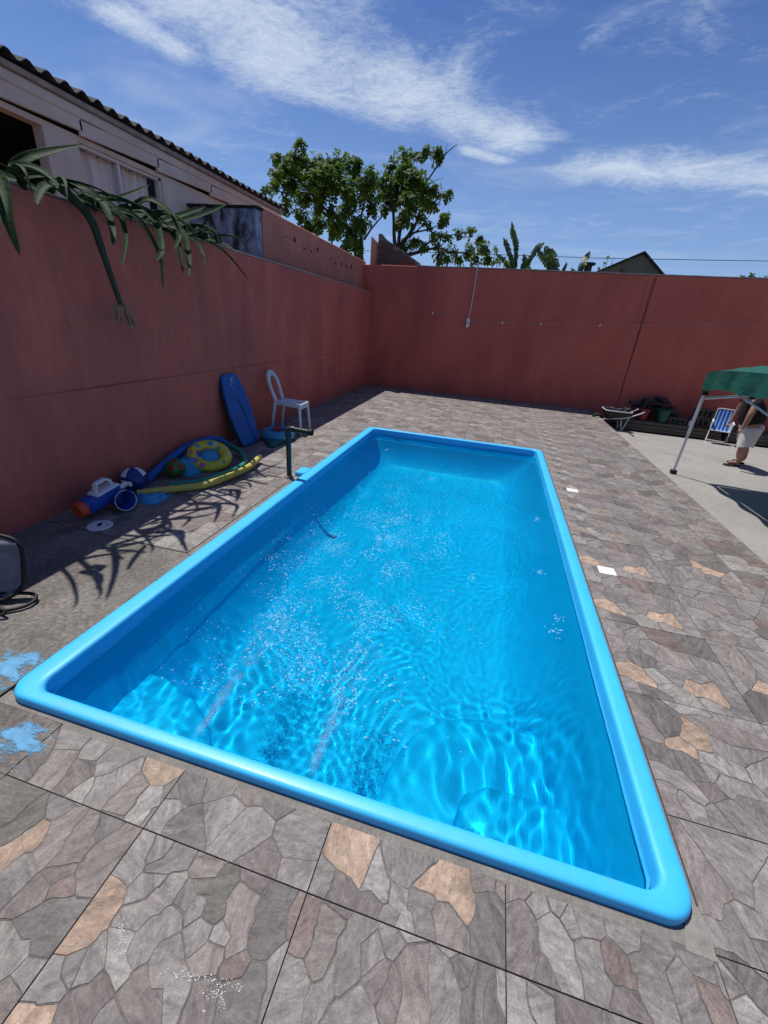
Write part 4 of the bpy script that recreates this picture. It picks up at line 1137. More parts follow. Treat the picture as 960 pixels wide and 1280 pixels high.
a1 = aloe('large aloe on the wall top nearest the camera, with a drooping dry flower stalk', (-3.3, 2.6, 2.25), L1, 1)
st = MB(); P = smooth_path([onX(x, y, X_) for x, y, X_ in ((70, 228, -3.2), (92, 248, -3.12), (114, 275, -3.06), (130, 320, -3.04), (152, 384, -3.04))], 8)
st.tube(P, [lerp(.040, .019, k/(len(P)-1)) for k in range(len(P))], 8); stalk = part('flower_stalk', st, M['aloe_stem'], a1, 60, True)
fl = MB(); r_ = random.Random(4); tip = P[-1]
for side in (-1, 1):
    for k in range(26):
        u_ = r_.random(); a0 = tip+Vector((r_.uniform(-.02, .02), side*(.015+.03*u_)+r_.gauss(0, .01), r_.uniform(-.01, .02)))
        L_ = r_.uniform(.08, .17)*(1 if side > 0 else .85); d = Vector((r_.gauss(0, .2), side*.5+r_.gauss(0, .15), -1)).normalized()
        d2 = (d+Vector((0, side*.1, -.6))).normalized()
        fl.tube([a0, a0+d*L_*.5, a0+d*L_*.5+d2*L_*.5], [.005, .010, .005], 5)
for k in range(14):
    d = Vector((r_.gauss(0, 1), r_.gauss(0, 1), r_.gauss(0, .5))).normalized()*.045; fl.tube([tip, tip+d], [.003, .001], 4)
fo = part('dry_flowers', fl, M['aloe_dry'], a1, 0, True)
aloe('middle aloe on the wall top, its leaves hanging down between two others', (-3.3, 3.5, 2.25), L2, 2)
aloe('small aloe farthest along the wall top, in front of the stained plaster', (-3.3, 4.2, 2.25), L3, 3)
# straggling dry stems and extra leaves that throw the tangled shade on the floor
ex = thing('aloe_plant', 'tangle of thin aloe shoots sticking out from the wall top under the bigger leaves', 'plant', (-3.3, 3.3, 2.24))
r_ = random.Random(15)
for k in range(22):
    y = 2.2+k*.115+r_.uniform(-.08, .08); p0 = Vector((-3.32, y, 2.26)); dy = r_.uniform(-.3, .35); reach = r_.uniform(.28, .62)
    pts = [p0, p0+Vector((reach*.4, dy*.3, .07)), p0+Vector((reach*.8, dy*.8, .03)), p0+Vector((reach, dy*1.2, -.10))]
    P = smooth_path(pts, 5); w = r_.uniform(.014, .026); lm = MB()
    lm.tube(P, [w*(1-(q/(len(P)-1))**2)+.002 for q in range(len(P))], 6, flat=.5); part('leaf', lm, M['aloe'], ex, 50, True)

# ------------------------------------------------------------------ string line, hanging switch box
cl_ = thing('clothes_line', 'thin pale string line strung from the left wall along the rear wall', 'string', (0, BY-.08, 1.85))
pts = [onX(396, 360, XL(7.8)+.01), onY(459, 374, BY-.03), onY(541, 391, BY-.05), onY(588, 402, BY-.05), onY(628, 403, BY-.05), onY(750, 407, BY-.05), onY(960, 404, BY-.05), Vector((9.5, BY-.05, 2.15))]
mb = MB(); mb.tube(pts, .0035, 5); part('string', mb, M['ledge'], cl_, 0, True)
for q in ((541, 391), (628, 403), (750, 406), (676, 405)):
    p = onY(q[0], q[1], BY-.05); mb = MB(); mb.bbox(p.x-.012, p.y-.012, p.z-.035, p.x+.012, p.y+.012, p.z+.02, .003); part('peg', mb, M['white'], cl_, 40, True)
sb = thing('hanging_switch', 'small grey-white switch box hanging on a cord down the rear wall', 'switch', (-.8, BY-.04, 1.7))
p0 = onY(597, 334, BY-.02); p1 = onY(586, 398, BY-.03)
mb = MB(); mb.tube([p0+Vector((0, .15, .03)), p0+Vector((0, -.01, .02)), lerp(p0, p1, .5)+Vector((.01, 0, 0)), p1], .011, 6); part('cord', mb, M['white_metal'], sb, 60, True)
mb = MB(); mb.bbox(p1.x-.045, BY-.085, p1.z-.2, p1.x+.035, BY-.025, p1.z+.0, .012); part('box', mb, M['white'], sb, 40, True)
mb = MB(); mb.bbox(p1.x-.02, BY-.094, p1.z-.13, p1.x+.01, BY-.084, p1.z-.07, .002); part('rocker', mb, M['ledge'], sb, 40, True)

# ------------------------------------------------------------------ white plastic chair
def quadtube(mb, pts, w, d, m=None, b=.3):
    """bar of rectangular section (w across, d thick) along pts in the local frame"""
    pts = [Vector(p) for p in pts]; N = len(pts); rings = []
    ws = w if isinstance(w, list) else [w]*N; ds = d if isinstance(d, list) else [d]*N
    for i, p in enumerate(pts):
        t = (pts[min(i+1, N-1)]-pts[max(i-1, 0)]).normalized(); s = Vector((0, 1, 0)); s = (s-t*s.dot(t)).normalized() if abs(t.y) < .95 else Vector((1, 0, 0))
        u_ = t.cross(s); a, c = ws[i]/2, ds[i]/2
        rings.append([p+s*a*x+u_*c*y for x, y in ((1, -.5), (1, .5), (.7, 1), (-.7, 1), (-1, .5), (-1, -.5), (-.7, -1), (.7, -1))])
    return mb.loft(rings, True, True, m)


chair = thing('plastic_chair', 'white plastic garden chair with open loop back against the left wall', 'chair', (-2.84, 5.62, 0), R(2)); chair.scale = (.90, .80, .97)
M['chair'] = mat('greyed_white_plastic', (.60, .63, .66), .42, .06, 7, .05)
mb = MB()
prof = []
for k in range(13):
    u_ = k/12; x = lerp(-.20, .24, u_); z = .435+.018*math.cos(u_*math.pi*1.3)-(.03*max(0, u_-.85)/.15)
    w = .21-.02*(u_ < .1); prof.append([Vector((x, y, z-.012*(1-(y/w)**2)*(.2 < u_ < .9))) for y in (-w, -w*.6, -w*.2, w*.2, w*.6, w)]+[Vector((x, y, z-.022)) for y in (w, w*.2, -w*.2, -w)])
mb.loft(prof, True, True); part('seat', mb, M['chair'], chair, 50)
mb = MB(); quadtube(mb, [(-.205, -.19, .43), (.235, -.20, .425)], .02, .045); quadtube(mb, [(-.205, .19, .43), (.235, .20, .425)], .02, .045); mb.bbox(.205, -.2, .395, .235, .2, .44, .006); mb.bbox(-.215, -.2, .395, -.19, .2, .44, .006)
part('seat_frame', mb, M['chair'], chair, 50)
for s in (-1, 1):
    mb = MB(); quadtube(mb, [(.215, .185*s, .435), (.235, .20*s, .22), (.25, .215*s, 0)], [.06, .048, .036], [.045, .036, .026]); part('leg', mb, M['chair'], chair, 50)
    mb = MB(); quadtube(mb, [(-.20, .185*s, .435), (-.235, .20*s, .22), (-.265, .215*s, 0)], [.055, .045, .035], [.045, .035, .026]); part('leg', mb, M['chair'], chair, 50)
# loop back: broad plate with a long slot
bk = MB(); n = 36; outer = []; inner = []
for k in range(n+1):
    a = math.pi*k/n; hw = .205; y = hw*math.cos(a); z = .66+.215*math.sin(a)**.8 if 0 < k < n else .66
    outer.append((y, z)); y2 = .125*math.cos(a); z2 = .62+.185*math.sin(a)**.8 if 0 < k < n else .62; inner.append((y2, z2))
outer = [(.185, .43), (.195, .54)]+outer+[(-.195, .54), (-.185, .43)]; inner = [(.085, .47), (.10, .54)]+inner+[(-.10, .54), (-.085, .47)]
def bx(z, off=0): return -.19-.32*(z-.43)-.10*(z-.43)**2+off
rings = [[Vector((bx(oz), oy, oz)), Vector((bx(iz), iy, iz)), Vector((bx(iz, -.016), iy, iz)), Vector((bx(oz, -.022), oy, oz))] for (oy, oz), (iy, iz) in zip(outer, inner)]
bk.loft(rings, True, True); part('backrest', bk, M['chair'], chair, 40)

# ------------------------------------------------------------------ bodyboard leaning on the wall
bb = thing('bodyboard', 'blue foam bodyboard leaning upright against the left wall', 'bodyboard', (-2.98, 4.68, 0))
pl = [(-.19, 0), (.19, 0), (.235, .25), (.245, .50), (.225, .74), (.175, .93), (.13, .97), (-.13, .97), (-.175, .93), (-.225, .74), (-.245, .50), (-.235, .25)]
mT = Matrix.Rotation(R(90), 4, 'Z') @ Matrix.Rotation(R(90-(-17)), 4, 'X')
def board_m():
    # local (u across, v up the board, w thickness) -> leaning plane
    up = Vector((-.30, .02, .93)).normalized(); ac = Vector((.06, 1, 0)).normalized(); nr = ac.cross(up).normalized()
    if nr.x < 0: nr = -nr
    m = Matrix.Identity(4)
    for i in range(3): m[i][0] = ac[i]; m[i][1] = up[i]; m[i][2] = nr[i]
    return m
BM = board_m(); M['board_blue'] = mat('blue_foam', (.012, .105, .34), .5, .08, 4, .1); M['board_dark'] = mat('navy_foam_edge', (.008, .03, .045), .7, .1, 9, .1)
mb = MB(); mb.prism([(x*.9, y*.93) for x, y in pl], .022, .046, .012, BM); part('deck', mb, M['board_blue'], bb, 40)
mb = MB(); mb.prism([(x*.925, y*.935-.004) for x, y in pl], -.012, .020, .010, BM); part('slick_bottom', mb, M['board_dark'], bb, 40)
mb = MB(); M['logo'] = mat('pale_print', (.20, .33, .52), .5, .1, 9, 0); lr = random.Random(3)
for a, b, c, d in ((-.03, .80, .02, .86), (.0, .78, .05, .80), (-.05, .76, -.01, .79), (.02, .83, .04, .88), (-.02, .70, .0, .745)):
    mb.add([BM @ Vector(q) for q in ((a, b, .0475), (c, b+.01, .0475), (c+.01, d, .0475), (a+.01, d-.01, .0475))], [(0, 1, 2, 3)])
part('printed_emblem', mb, M['logo'], bb, 0)
mb = MB(); mb.tube([BM @ Vector(q) for q in ((.0, .60, .05), (.02, .45, .06), (.05, .20, .055), (.08, .02, .06))], .004, 5); part('leash', mb, M['board_dark'], bb, 60)

# ------------------------------------------------------------------ rings, noodles, ball
def uvmat(name, base, spots, scale=9., th=.12):
    m = mat(name, base, .35, .05, 6, 0); nt = m.node_tree; L = nt.links; p = nt.nodes['Principled BSDF']
    t = nt.nodes.new('ShaderNodeTexCoord'); v = nt.nodes.new('ShaderNodeTexVoronoi'); v.inputs['Scale'].default_value = scale; L.new(t.outputs['Object'], v.inputs[0])
    rp = nt.nodes.new('ShaderNodeMapRange'); L.new(v.outputs['Distance'], rp.inputs[0]); rp.inputs[1].default_value = .42; rp.inputs[2].default_value = .38
    cr_ = nt.nodes.new('ShaderNodeValToRGB'); cr_.color_ramp.interpolation = 'CONSTANT'; el = cr_.color_ramp.elements
    sp = nt.nodes.new('ShaderNodeSeparateColor'); L.new(v.outputs['Color'], sp.inputs[0]); L.new(sp.outputs[0], cr_.inputs[0])
    el[0].color = (*spots[0], 1); el[1].position = 1/len(spots); el[1].color = (*spots[1], 1)
    for k, s in enumerate(spots[2:]): e = el.new((k+2)/len(spots)); e.color = (*s, 1)
    mx = nt.nodes.new('ShaderNodeMix'); mx.data_type = 'RGBA'; L.new(rp.outputs[0], mx.inputs[0]); mx.inputs[6].default_value = (*base, 1); L.new(cr_.outputs[0], mx.inputs[7])
    L.new(mx.outputs[2], p.inputs['Base Color']); return m


yel = uvmat('yellow_flower_print_vinyl', (.55, .50, .03), [(.45, .05, .22), (.05, .25, .35), (.35, .12, .35), (.55, .50, .25)], 10)
rg1 = thing('swim_ring', 'yellow inflatable ring with pink and green print propped on the pool toys', 'swim ring', (-2.88, 3.72, .125), R(0)); rg1.scale = (.92, .92, .92)
rot = Vector((.34, -.30, .88)).to_track_quat('Z', 'Y').to_matrix().to_4x4()
mb = MB(); mb.torus(.185, .072, 30, 10, rot, .8); part('tube', mb, yel, rg1, 180)
mb = MB(); M['vinyl_blue'] = mat('clear_blue_vinyl', (.03, .27, .50), .25, .1, 5, .1, 20)
rings = [[rot @ Vector((q*math.cos(2*math.pi*k/20), q*math.sin(2*math.pi*k/20), z)) for k in range(20)] for q, z in ((.125, -.03), (.10, .02), (.05, .035), (.01, .03))]
mb.loft(rings, False, True); part('seat_cloth', mb, M['vinyl_blue'], rg1, 60)
mb = MB(); mb.tube([rot @ Vector((.2, .03, .055)), rot @ Vector((.205, .03, .08))], .008, 8); part('valve', mb, M['white'], rg1, 60)
rg2 = thing('swim_ring', 'pale blue inflatable ring with red panel lying between bodyboard and chair', 'swim ring', (-2.78, 5.08, .075), R(10))
M['vinyl_sky'] = mat('light_blue_vinyl', (.04, .24, .42), .25, .1, 5, .15, 20); M['vinyl_red'] = mat('red_vinyl', (.30, .02, .03), .4, .1, 5, 0)
mb = MB(); mb.torus(.165, .075, 30, 10, None, .95); part('tube', mb, M['vinyl_sky'], rg2, 180)
mb = MB(); mb.bbox(-.06, -.10, .068, .05, .10, .082, .006, Matrix.Rotation(R(20), 4, 'Z')); part('red_panel', mb, M['vinyl_red'], rg2, 40)
flt = thing('folded_float', 'small dark green deflated float on the floor in front of the pale blue ring', 'float', (-2.72, 4.84, 0))
mb = MB(); mb.sphere((0, 0, .03), .12, 12, 6, (1, .8, .28)); mb.sphere((.05, -.12, .022), .07, 10, 6, (1, 1, .3)); M['dkgreen'] = mat('dark_green_vinyl', (.012, .10, .085), .45, .2, 9, .4, 20); part('body', mb, M['dkgreen'], flt, 180)


def noodle(label, pts, rad, m, hollow=True, cat='pool noodle'):
    P = smooth_path(pts, 8); base = P[0].copy()
    t = thing('pool_noodle', label, cat, base); mb = MB()
    mb.tube(P, rad, 12, not hollow)
    part('foam_tube', mb, m, t, 60, True)
    for e, q in ((P[0], P[1]), (P[-1], P[-2])):
        mb = MB()
        d = (e-q).normalized(); a = d.orthogonal().normalized(); b = d.cross(a); o = len(mb.v); n = 12
        for rr, dd in ((rad, 0), (rad*.9, .004), (rad*.3, .004), (rad*.28, -.03)):
            mb.v += [e+d*dd+(a*math.cos(2*math.pi*k/n)+b*math.sin(2*math.pi*k/n))*rr for k in range(n)]
        for r__ in range(3):
            for k in range(n): mb.face((o+r__*n+k, o+r__*n+(k+1) % n, o+(r__+1)*n+(k+1) % n, o+(r__+1)*n+k))
        mb.face([o+3*n+k for k in range(n)]); part('cut_end', mb, m, t, 40, True)
    return t


M['nyel'] = mat('yellow_foam', (.50, .44, .09), .8, .08, 8, .3, 80); M['ngreen'] = mat('sea_green_foam', (.03, .25, .19), .8, .08, 8, .3, 80); M['nblue'] = mat('blue_noodle_foam', (.015, .11, .36), .8, .08, 8, .3, 80)
noodle('long yellow foam noodle curving in front of the heap of pool toys', [onZ(172, 617, .04), onZ(210, 612, .04), onZ(255, 606, .04), onZ(290, 594, .04), onZ(312, 583, .05), onZ(324, 572, .06)], .034, M['nyel'])
noodle('sea green foam noodle curled behind the yellow one', [onZ(213, 606, .033), onZ(250, 602, .033), onZ(280, 592, .033), onZ(300, 583, .04), onZ(306, 576, .05), onZ(299, 564, .06), onZ(284, 556, .09), onZ(266, 553, .11)], .030, M['ngreen'])
noodle('blue foam noodle arching up against the left wall over the toys', [Vector((-3.09, 3.02, .035)), onX(205, 580, -3.12), onX(228, 562, -3.15), onX(252, 551, -3.15), onX(272, 549, -3.08), onX(283, 554, -2.98)], .036, M['nblue'])
ball = thing('ball', 'green ball with red patches in the shade behind the noodles', 'ball', (-2.98, 3.30, .095)); mb = MB(); mb.sphere((0, 0, 0), .095, 20, 12)
part('skin', mb, uvmat('green_red_ball', (.02, .16, .03), [(.25, .02, .02), (.02, .16, .03), (.25, .02, .02)], 11), ball, 180)
ball2 = thing('ball', 'blue and white panelled ball behind the end of the yellow noodle', 'ball', (-3.06, 2.86, .115)); ball2.scale = (.85, .85, .85); mb = MB(); mb.sphere((0, 0, 0), .135, 24, 14)
M['navy'] = mat('navy_blue_vinyl', (.010, .035, .18), .35, .2, 5, .05); part('skin', mb, M['navy'], ball2, 180)
for a0 in (20, 140, 260):
    mb = MB(); rings = []
    for j in range(7):
        e = R(25+j*9); rings.append([Vector((.137*math.cos(e)*math.cos(R(a0+w)), .137*math.cos(e)*math.sin(R(a0+w)), .137*math.sin(e))) for w in (-20, -10, 0, 10, 20)])
    mb.loft(rings, closed=False); part('white_panel', mb, M['white'], ball2, 180)
# crumpled blue plastic sheets / deflated toys
def crumple(label, c, sx, sy, h, m, seed, name='deflated_toy', cat='deflated toy'):
    t = thing(name, label, cat, (c[0], c[1], 0)); mb = MB(); n = 22
    for j in range(n+1):
        for i in range(n+1):
            u_, w = i/n*2-1, j/n*2-1; e = max(0, 1-(u_*u_+w*w))
            q = noise.noise(Vector((u_*2.2+seed, w*2.2, seed)))*.5+.5+.4*abs(noise.noise(Vector((u_*5, w*5, seed+2))))
            wx = 1+.2*noise.noise(Vector((u_, w, seed+7)))
            mb.v.append(Vector((u_*sx*wx, w*sy*wx, .004+h*q*min(1, e*1.8))))
    for j in range(n):
        for i in range(n): a = j*(n+1)+i; mb.face((a, a+1, a+n+2, a+n+1))
    part('crumpled_skin', mb, m, t, 180); return t


crumple('crumpled bright blue plastic toy lying before the end of the yellow noodle', (-2.83, 2.78), .15, .13, .07, M['vinyl_blue'], 3)
crumple('heap of crumpled blue vinyl under the arching blue noodle', (-3.04, 3.60), .20, .26, .19, M['vinyl_blue'], 8)
crumple('flattened yellow-green float beneath the printed yellow ring', (-2.93, 3.80), .16, .22, .05, mat('lime_vinyl', (.22, .26, .03), .4, .1, 6, 0), 12)
# water blaster
wb = thing('toy_water_blaster', 'blue toy water gun with white handle and orange muzzle by the left wall', 'toy gun', (-2.95, 2.40, .12), R(74))
wb.rotation_euler = (R(0), R(-10), R(86)); wb.scale = (.95, 1.1, 1.1)
M['toyblue'] = mat('toy_blue_plastic', (.01, .07, .36), .35, .05, 5, 0); M['orange'] = mat('orange_plastic', (.60, .07, .02), .4, .05, 5, 0)
mb = MB(); mb.bbox(-.17, -.055, -.055, .18, .055, .055, .022); mb.bbox(-.12, -.062, -.03, .10, .062, .03, .012); mb.bbox(.08, -.045, -.09, .15, .045, -.04, .01); part('body', mb, M['toyblue'], wb, 40)
mb = MB(); m4 = Matrix.Translation((-.17, 0, 0)) @ Matrix.Rotation(R(-90), 4, 'Y'); mb.lathe([(.058, -.01), (.058, .03), (.05, .05), (.02, .052), (.015, .03)], 14, m4, (False, True)); part('muzzle', mb, M['orange'], wb, 40)
for s in (-.025, .025):
    mb = MB(); mb.tube([(-.19, s, -.02), (-.225, s, -.02)], .014, 8); part('nozzle', mb, M['orange'], wb, 40)
mb = MB(); quadtube(mb, [(.13, 0, .05), (.13, 0, .10), (.09, 0, .125), (0, 0, .12), (-.03, 0, .055)], .045, .022); mb.bbox(-.06, -.058, .046, .17, .058, .064, .008); part('handle', mb, M['white'], wb, 40)
mb = MB(); mb.tube([(.18, 0, 0), (.26, 0, 0)], [.02, .02], 10); mb.bbox(.26, -.05, -.018, .285, .05, .018, .006); part('plunger', mb, M['white'], wb, 50)
# small blue bucket on its side
bk_ = thing('toy_bucket', 'blue toy bucket lying on its side next to the water gun', 'bucket', (-2.86, 2.50, .088)); bk_.rotation_euler = (R(80), R(0), R(75))
mb = MB(); mb.lathe([(.0, -.08), (.055, -.08), (.062, -.075), (.082, .08), (.088, .082), (.088, .074), (.078, .074), (.058, -.07), (0, -.07)], 22); part('body', mb, M['toyblue'], bk_, 50)
mb = MB(); mb.torus(.086, .003, 28, 6, Matrix.Translation((0, 0, .082))); part('white_rim', mb, M['white'], bk_, 180)
mb = MB(); mb.tube(smooth_path([(.086, 0, .07), (.07, .05, .10), (0, .09, .12), (-.07, .05, .10), (-.086, 0, .07)], 5), .003, 6); part('handle', mb, M['toyblue'], bk_, 60)
# oval cover on the concrete
ov = thing('round_cover', 'small white round cover with a dark slot lying on the floor by the water gun', 'cover', (-2.765, 2.19, 0))
mb = MB(); mb.lathe([(.088, 0), (.09, .006), (.084, .012), (.03, .014), (0, .014)], 24); part('disc', mb, M['chair'], ov, 40)
mb = MB(); mb.bbox(-.014, -.026, .0135, .014, .026, .0165, .001, Matrix.Rotation(R(30), 4, 'Z')); part('slot', mb, M['rubber'], ov, 40)
mb = MB(); mb.lathe([(.006, .0135), (.006, .016), (0, .016)], 8, Matrix.Translation((.055, .02, 0))); part('screw', mb, M['rubber'], ov, 40)

# ------------------------------------------------------------------ standpipe by the rim
sp = thing('standpipe', 'dark green plastic pipe with elbow and side arm standing at the pool rim', 'pipe', (-1.955, 3.79, 0))
mb = MB(); mb.tube([(0, 0, -.01), (0, 0, .48)], .027, 16); part('upright', mb, M['darkgreen_pvc'], sp, 50)
mb = MB(); mb.tube(smooth_path([(0, 0, .45), (0, 0, .495), (.012, 0, .527), (.045, 0, .535), (.075, 0, .535)], 5), .033, 16); part('elbow', mb, M['darkgreen_pvc'], sp, 50)
mb = MB(); mb.tube([(.06, 0, .535), (.25, -.02, .535)], .026, 16); part('arm', mb, M['darkgreen_pvc'], sp, 50)
mb = MB(); mb.tube([(.24, -.019, .535), (.28, -.023, .535), (.285, -.024, .535)], [.034, .033, .02], 16); part('coupling', mb, M['rubber'], sp, 50)
mb = MB(); mb.lathe([(.045, .0), (.045, .012), (.03, .02), (.028, .03)], 16); part('floor_collar', mb, M['mortar'], sp, 50)
# black joint line round the paved panel, small white squares, splashes, repair mortar
jl = MB(); jl.box(-1.913, 2.102, -.001, -1.905, 3.75, .001); jl.box(-2.50, 2.094, -.001, -1.905, 2.102, .001); jl.box(.9175, .80, -.001, .9225, 6.40, .0012)
tag(link('black_joint', jl.mesh('black_joint', M['bed'], 0)), kind='structure')
for k, (x, y, s) in enumerate(((1.11, 4.81, 'far'), (1.10, 3.02, 'near'))):
    sq = thing('white_square_cover', 'white square drain cover set in the paving, the one %s the camera' % ('nearer' if s == 'near' else 'farther from'), 'drain cover', (x, y, 0), 0, 'white square covers in the paving')
    mb = MB(); mb.bbox(-.062, -.056, -.004, .062, .056, .005, .002); part('plate', mb, M['whitecer'], sq, 40)
    mb = MB(); mb.box(-.068, .057, -.004, .068, .064, .0015); part('joint', mb, M['bed'], sq, 0)
pt = MB(); r_ = random.Random(8)
def splat(px, py, s, z=.0012):
    p = onZ(px, py); n = 6; o = len(pt.v); a0 = r_.uniform(0, 6)
    pt.v += [Vector((p.x+s*r_.uniform(.5, 1.3)*math.cos(a0+k*math.pi/3), p.y+s*r_.uniform(.35, .8)*math.sin(a0+k*math.pi/3), z)) for k in range(n)]; pt.face([o+k for k in range(n)])
for k in range(80):
    t = r_.random(); splat(lerp(200, 300, t)+r_.gauss(0, 2.5), 1217+18*t*t+r_.gauss(0, 3), r_.uniform(.0007, .0026))
for (cx, cy, n, sx, sy) in ((152, 1165, 60, 3, 15), (272, 1243, 50, 7, 4), (277, 1256, 20, 2, 6), (255, 1262, 14, 2, 5), (150, 1192, 14, 4, 2), (88, 996, 0, 1, 1), (60, 918, 26, 5, 5), (18, 958, 12, 4, 4), (214, 1110, 12, 8, 5), (292, 1072, 12, 10, 5)):
    for k in range(n): splat(cx+r_.gauss(0, sx), cy+r_.gauss(0, sy), r_.uniform(.0006, .0022))
tag(link('paint_splashes', pt.mesh('paint_splashes', mat('dried_white_paint', (.62, .62, .60), .6, .1, 40, 0), 0)), kind='stuff')
pm = mat('worn_blue_paint', (.09, .29, .48), .6, .25, 20, .3); nt = pm.node_tree; L_ = nt.links
t_ = nt.nodes.new('ShaderNodeTexCoord'); n_ = nt.nodes.new('ShaderNodeTexNoise'); n_.inputs['Scale'].default_value = 16; n_.inputs['Detail'].default_value = 8; n_.inputs['Roughness'].default_value = .7
mp_ = nt.nodes.new('ShaderNodeMapping'); mp_.inputs['Rotation'].default_value = (0, 0, .5); mp_.inputs['Scale'].default_value = (.45, 1.3, 1); L_.new(t_.outputs['Object'], mp_.inputs[0]); L_.new(mp_.outputs[0], n_.inputs[0])
at_ = nt.nodes.new('ShaderNodeAttribute'); at_.attribute_name = 'ang'
ad_ = nt.nodes.new('ShaderNodeMath'); ad_.operation = 'ADD'; L_.new(n_.outputs[0], ad_.inputs[0]); L_.new(at_.outputs['Fac'], ad_.inputs[1])
mr_ = nt.nodes.new('ShaderNodeMapRange'); L_.new(ad_.outputs[0], mr_.inputs[0]); mr_.inputs[1].default_value = .50; mr_.inputs[2].default_value = .60
L_.new(mr_.outputs[0], nt.nodes['Principled BSDF'].inputs['Alpha'])
bp_ = MB(); n = 44
for j in range(n):
    for i in range(n):
        x0, x1 = lerp(-2.15, -1.36, i/n), lerp(-2.15, -1.36, (i+1)/n); y0, y1 = lerp(.56, 1.08, j/n), lerp(.56, 1.08, (j+1)/n); x, y = (x0+x1)/2, (y0+y1)/2
        if x > -1.86 and y > .80: continue
        e1 = math.hypot((x+1.95)/.22, (y-.95)/.16); e2 = math.hypot((x+1.56)/.15, (y-.69)/.10)
        bp_.ang = .20-.30*min(e1, e2)
        if bp_.ang < -.4: continue
        bp_.add([Vector((x0, y0, .0016)), Vector((x1, y0, .0016)), Vector((x1, y1, .0016)), Vector((x0, y1, .0016))], [(0, 1, 2, 3)])
tag(link('blue_paint_marks', bp_.mesh('blue_paint_marks', pm, 0, attr=True)), kind='stuff')
rm = MB(); rm.add([Vector(q) for q in ((.84, .775, .0016), (.922, .772, .0016), (.928, .83, .0016), (.920, .90, .0016), (.88, .90, .0016), (.84, .84, .0016))], [(0, 1, 2, 3, 4)])
tag(link('mortar_patch', rm.mesh('mortar_patch', mat('pale_repair_mortar', (.25, .23, .205), .95, .25, 14, .6, 60), 0)), kind='structure')

# ------------------------------------------------------------------ dark framed net at the lower left
nt_ = thing('folded_net', 'dark grey mesh panel with black piped edge leaning at the left edge of the photo', 'net', (-2.6, 1.3, 0))
M['mesh_grey'] = mat('dark_grey_mesh', (.19, .20, .225), .35, .35, 4, .5, 9, bdist=.03); M['piping'] = mat('black_piping', (.006, .006, .008), .6, .1, 9, 0)
nc = [Vector(q) for q in ((-3.05, 1.02, .05), (-2.43, 1.33, .05), (-2.43, 1.42, .10), (-2.47, 1.47, .20), (-2.53, 1.49, .29), (-2.60, 1.45, .335), (-3.15, 1.15, .36))]
mb = MB(); prof = []
for j in range(15):
    t = j/14; a = lerp(Vector((-3.2, 1.00, .03)), Vector((-3.25, 1.12, .36)), t); edge = smooth_path([(-2.44, 1.30, .035), (-2.41, 1.36, .08), (-2.42, 1.41, .20), (-2.45, 1.44, .31), (-2.53, 1.42, .355)], 4)
    e = edge[min(len(edge)-1, int(t*(len(edge)-1)))]
    prof.append([lerp(a, e, i/16)+Vector((.3, -.6, .1))*.09*noise.noise(Vector((i*.45, t*4.5, 1))) for i in range(17)])
mb.loft(prof, closed=False); sol = part('mesh_cloth', mb, M['mesh_grey'], nt_, 180, True)
mb = MB(); mb.tube(smooth_path([(-3.2, 1.0, .02), (-2.8, 1.14, .02), (-2.50, 1.27, .02), (-2.44, 1.30, .035), (-2.41, 1.36, .08), (-2.42, 1.41, .20), (-2.45, 1.44, .31), (-2.53, 1.42, .355), (-2.70, 1.35, .365), (-3.25, 1.12, .37)], 6), .011, 8); part('piping', mb, M['piping'], nt_, 60, True)
mb = MB(); mb.tube(smooth_path([(-3.1, .92, .02), (-2.6, 1.1, .015), (-2.36, 1.24, .015), (-2.31, 1.33, .02), (-2.38, 1.37, .03), (-2.6, 1.26, .04)], 6), .010, 8); part('loose_hoop', mb, M['piping'], nt_, 60, True)
mb = MB(); prof = []
for j in range(9):
    t = j/8; prof.append([Vector((lerp(-3.2, -2.48, i/10)-.1*t, lerp(.95, 1.27, i/10)+.08*t, .035+.03*noise.noise(Vector((i*.6, j*.8, 4)))+.04*t)) for i in range(11)])
mb.loft(prof, closed=False); part('folded_cloth', mb, M['piping'], nt_, 180, True)
mb = MB(); mb.tube(smooth_path([(-2.48, 1.24, .03), (-2.40, 1.22, .05), (-2.33, 1.20, .03), (-2.40, 1.16, .01)], 4), .008, 6); part('strap', mb, M['piping'], nt_, 60, True)
# ------------------------------------------------------------------ green canopy
can = thing('folding_canopy', 'low green folding canopy on white steel legs at the right edge', 'canopy', (2.63, 6.21, 0))
CX0, CX1, CY0, CY1 = 2.60, 5.60, 3.20, 6.24; CZ = 1.34; PK = 1.86
leg_pts = []
for x, y in ((2.63, 6.21), (5.57, 6.21), (2.63, 3.23), (5.57, 3.23)):
    zf = 0
    mb = MB(); mb.tube([(x, y, .02), (x, y, 1.18)], .017, 4); mb.tube([(x, y, .55), (x, y, 1.30)], .022, 4); part('leg', mb, M['white_metal'], can, 0, True)
    mb = MB(); mb.bbox(x-.035, y-.035, .0, x+.035, y+.035, .05, .006); part('foot', mb, M['rubber'], can, 30, True)
    mb = MB(); mb.bbox(x-.033, y-.033, 1.06, x+.033, y+.033, 1.13, .006); part('slider', mb, M['rubber'], can, 30, True)
mb = MB(); cx, cy = (CX0+CX1)/2, (CY0+CY1)/2; N = 26
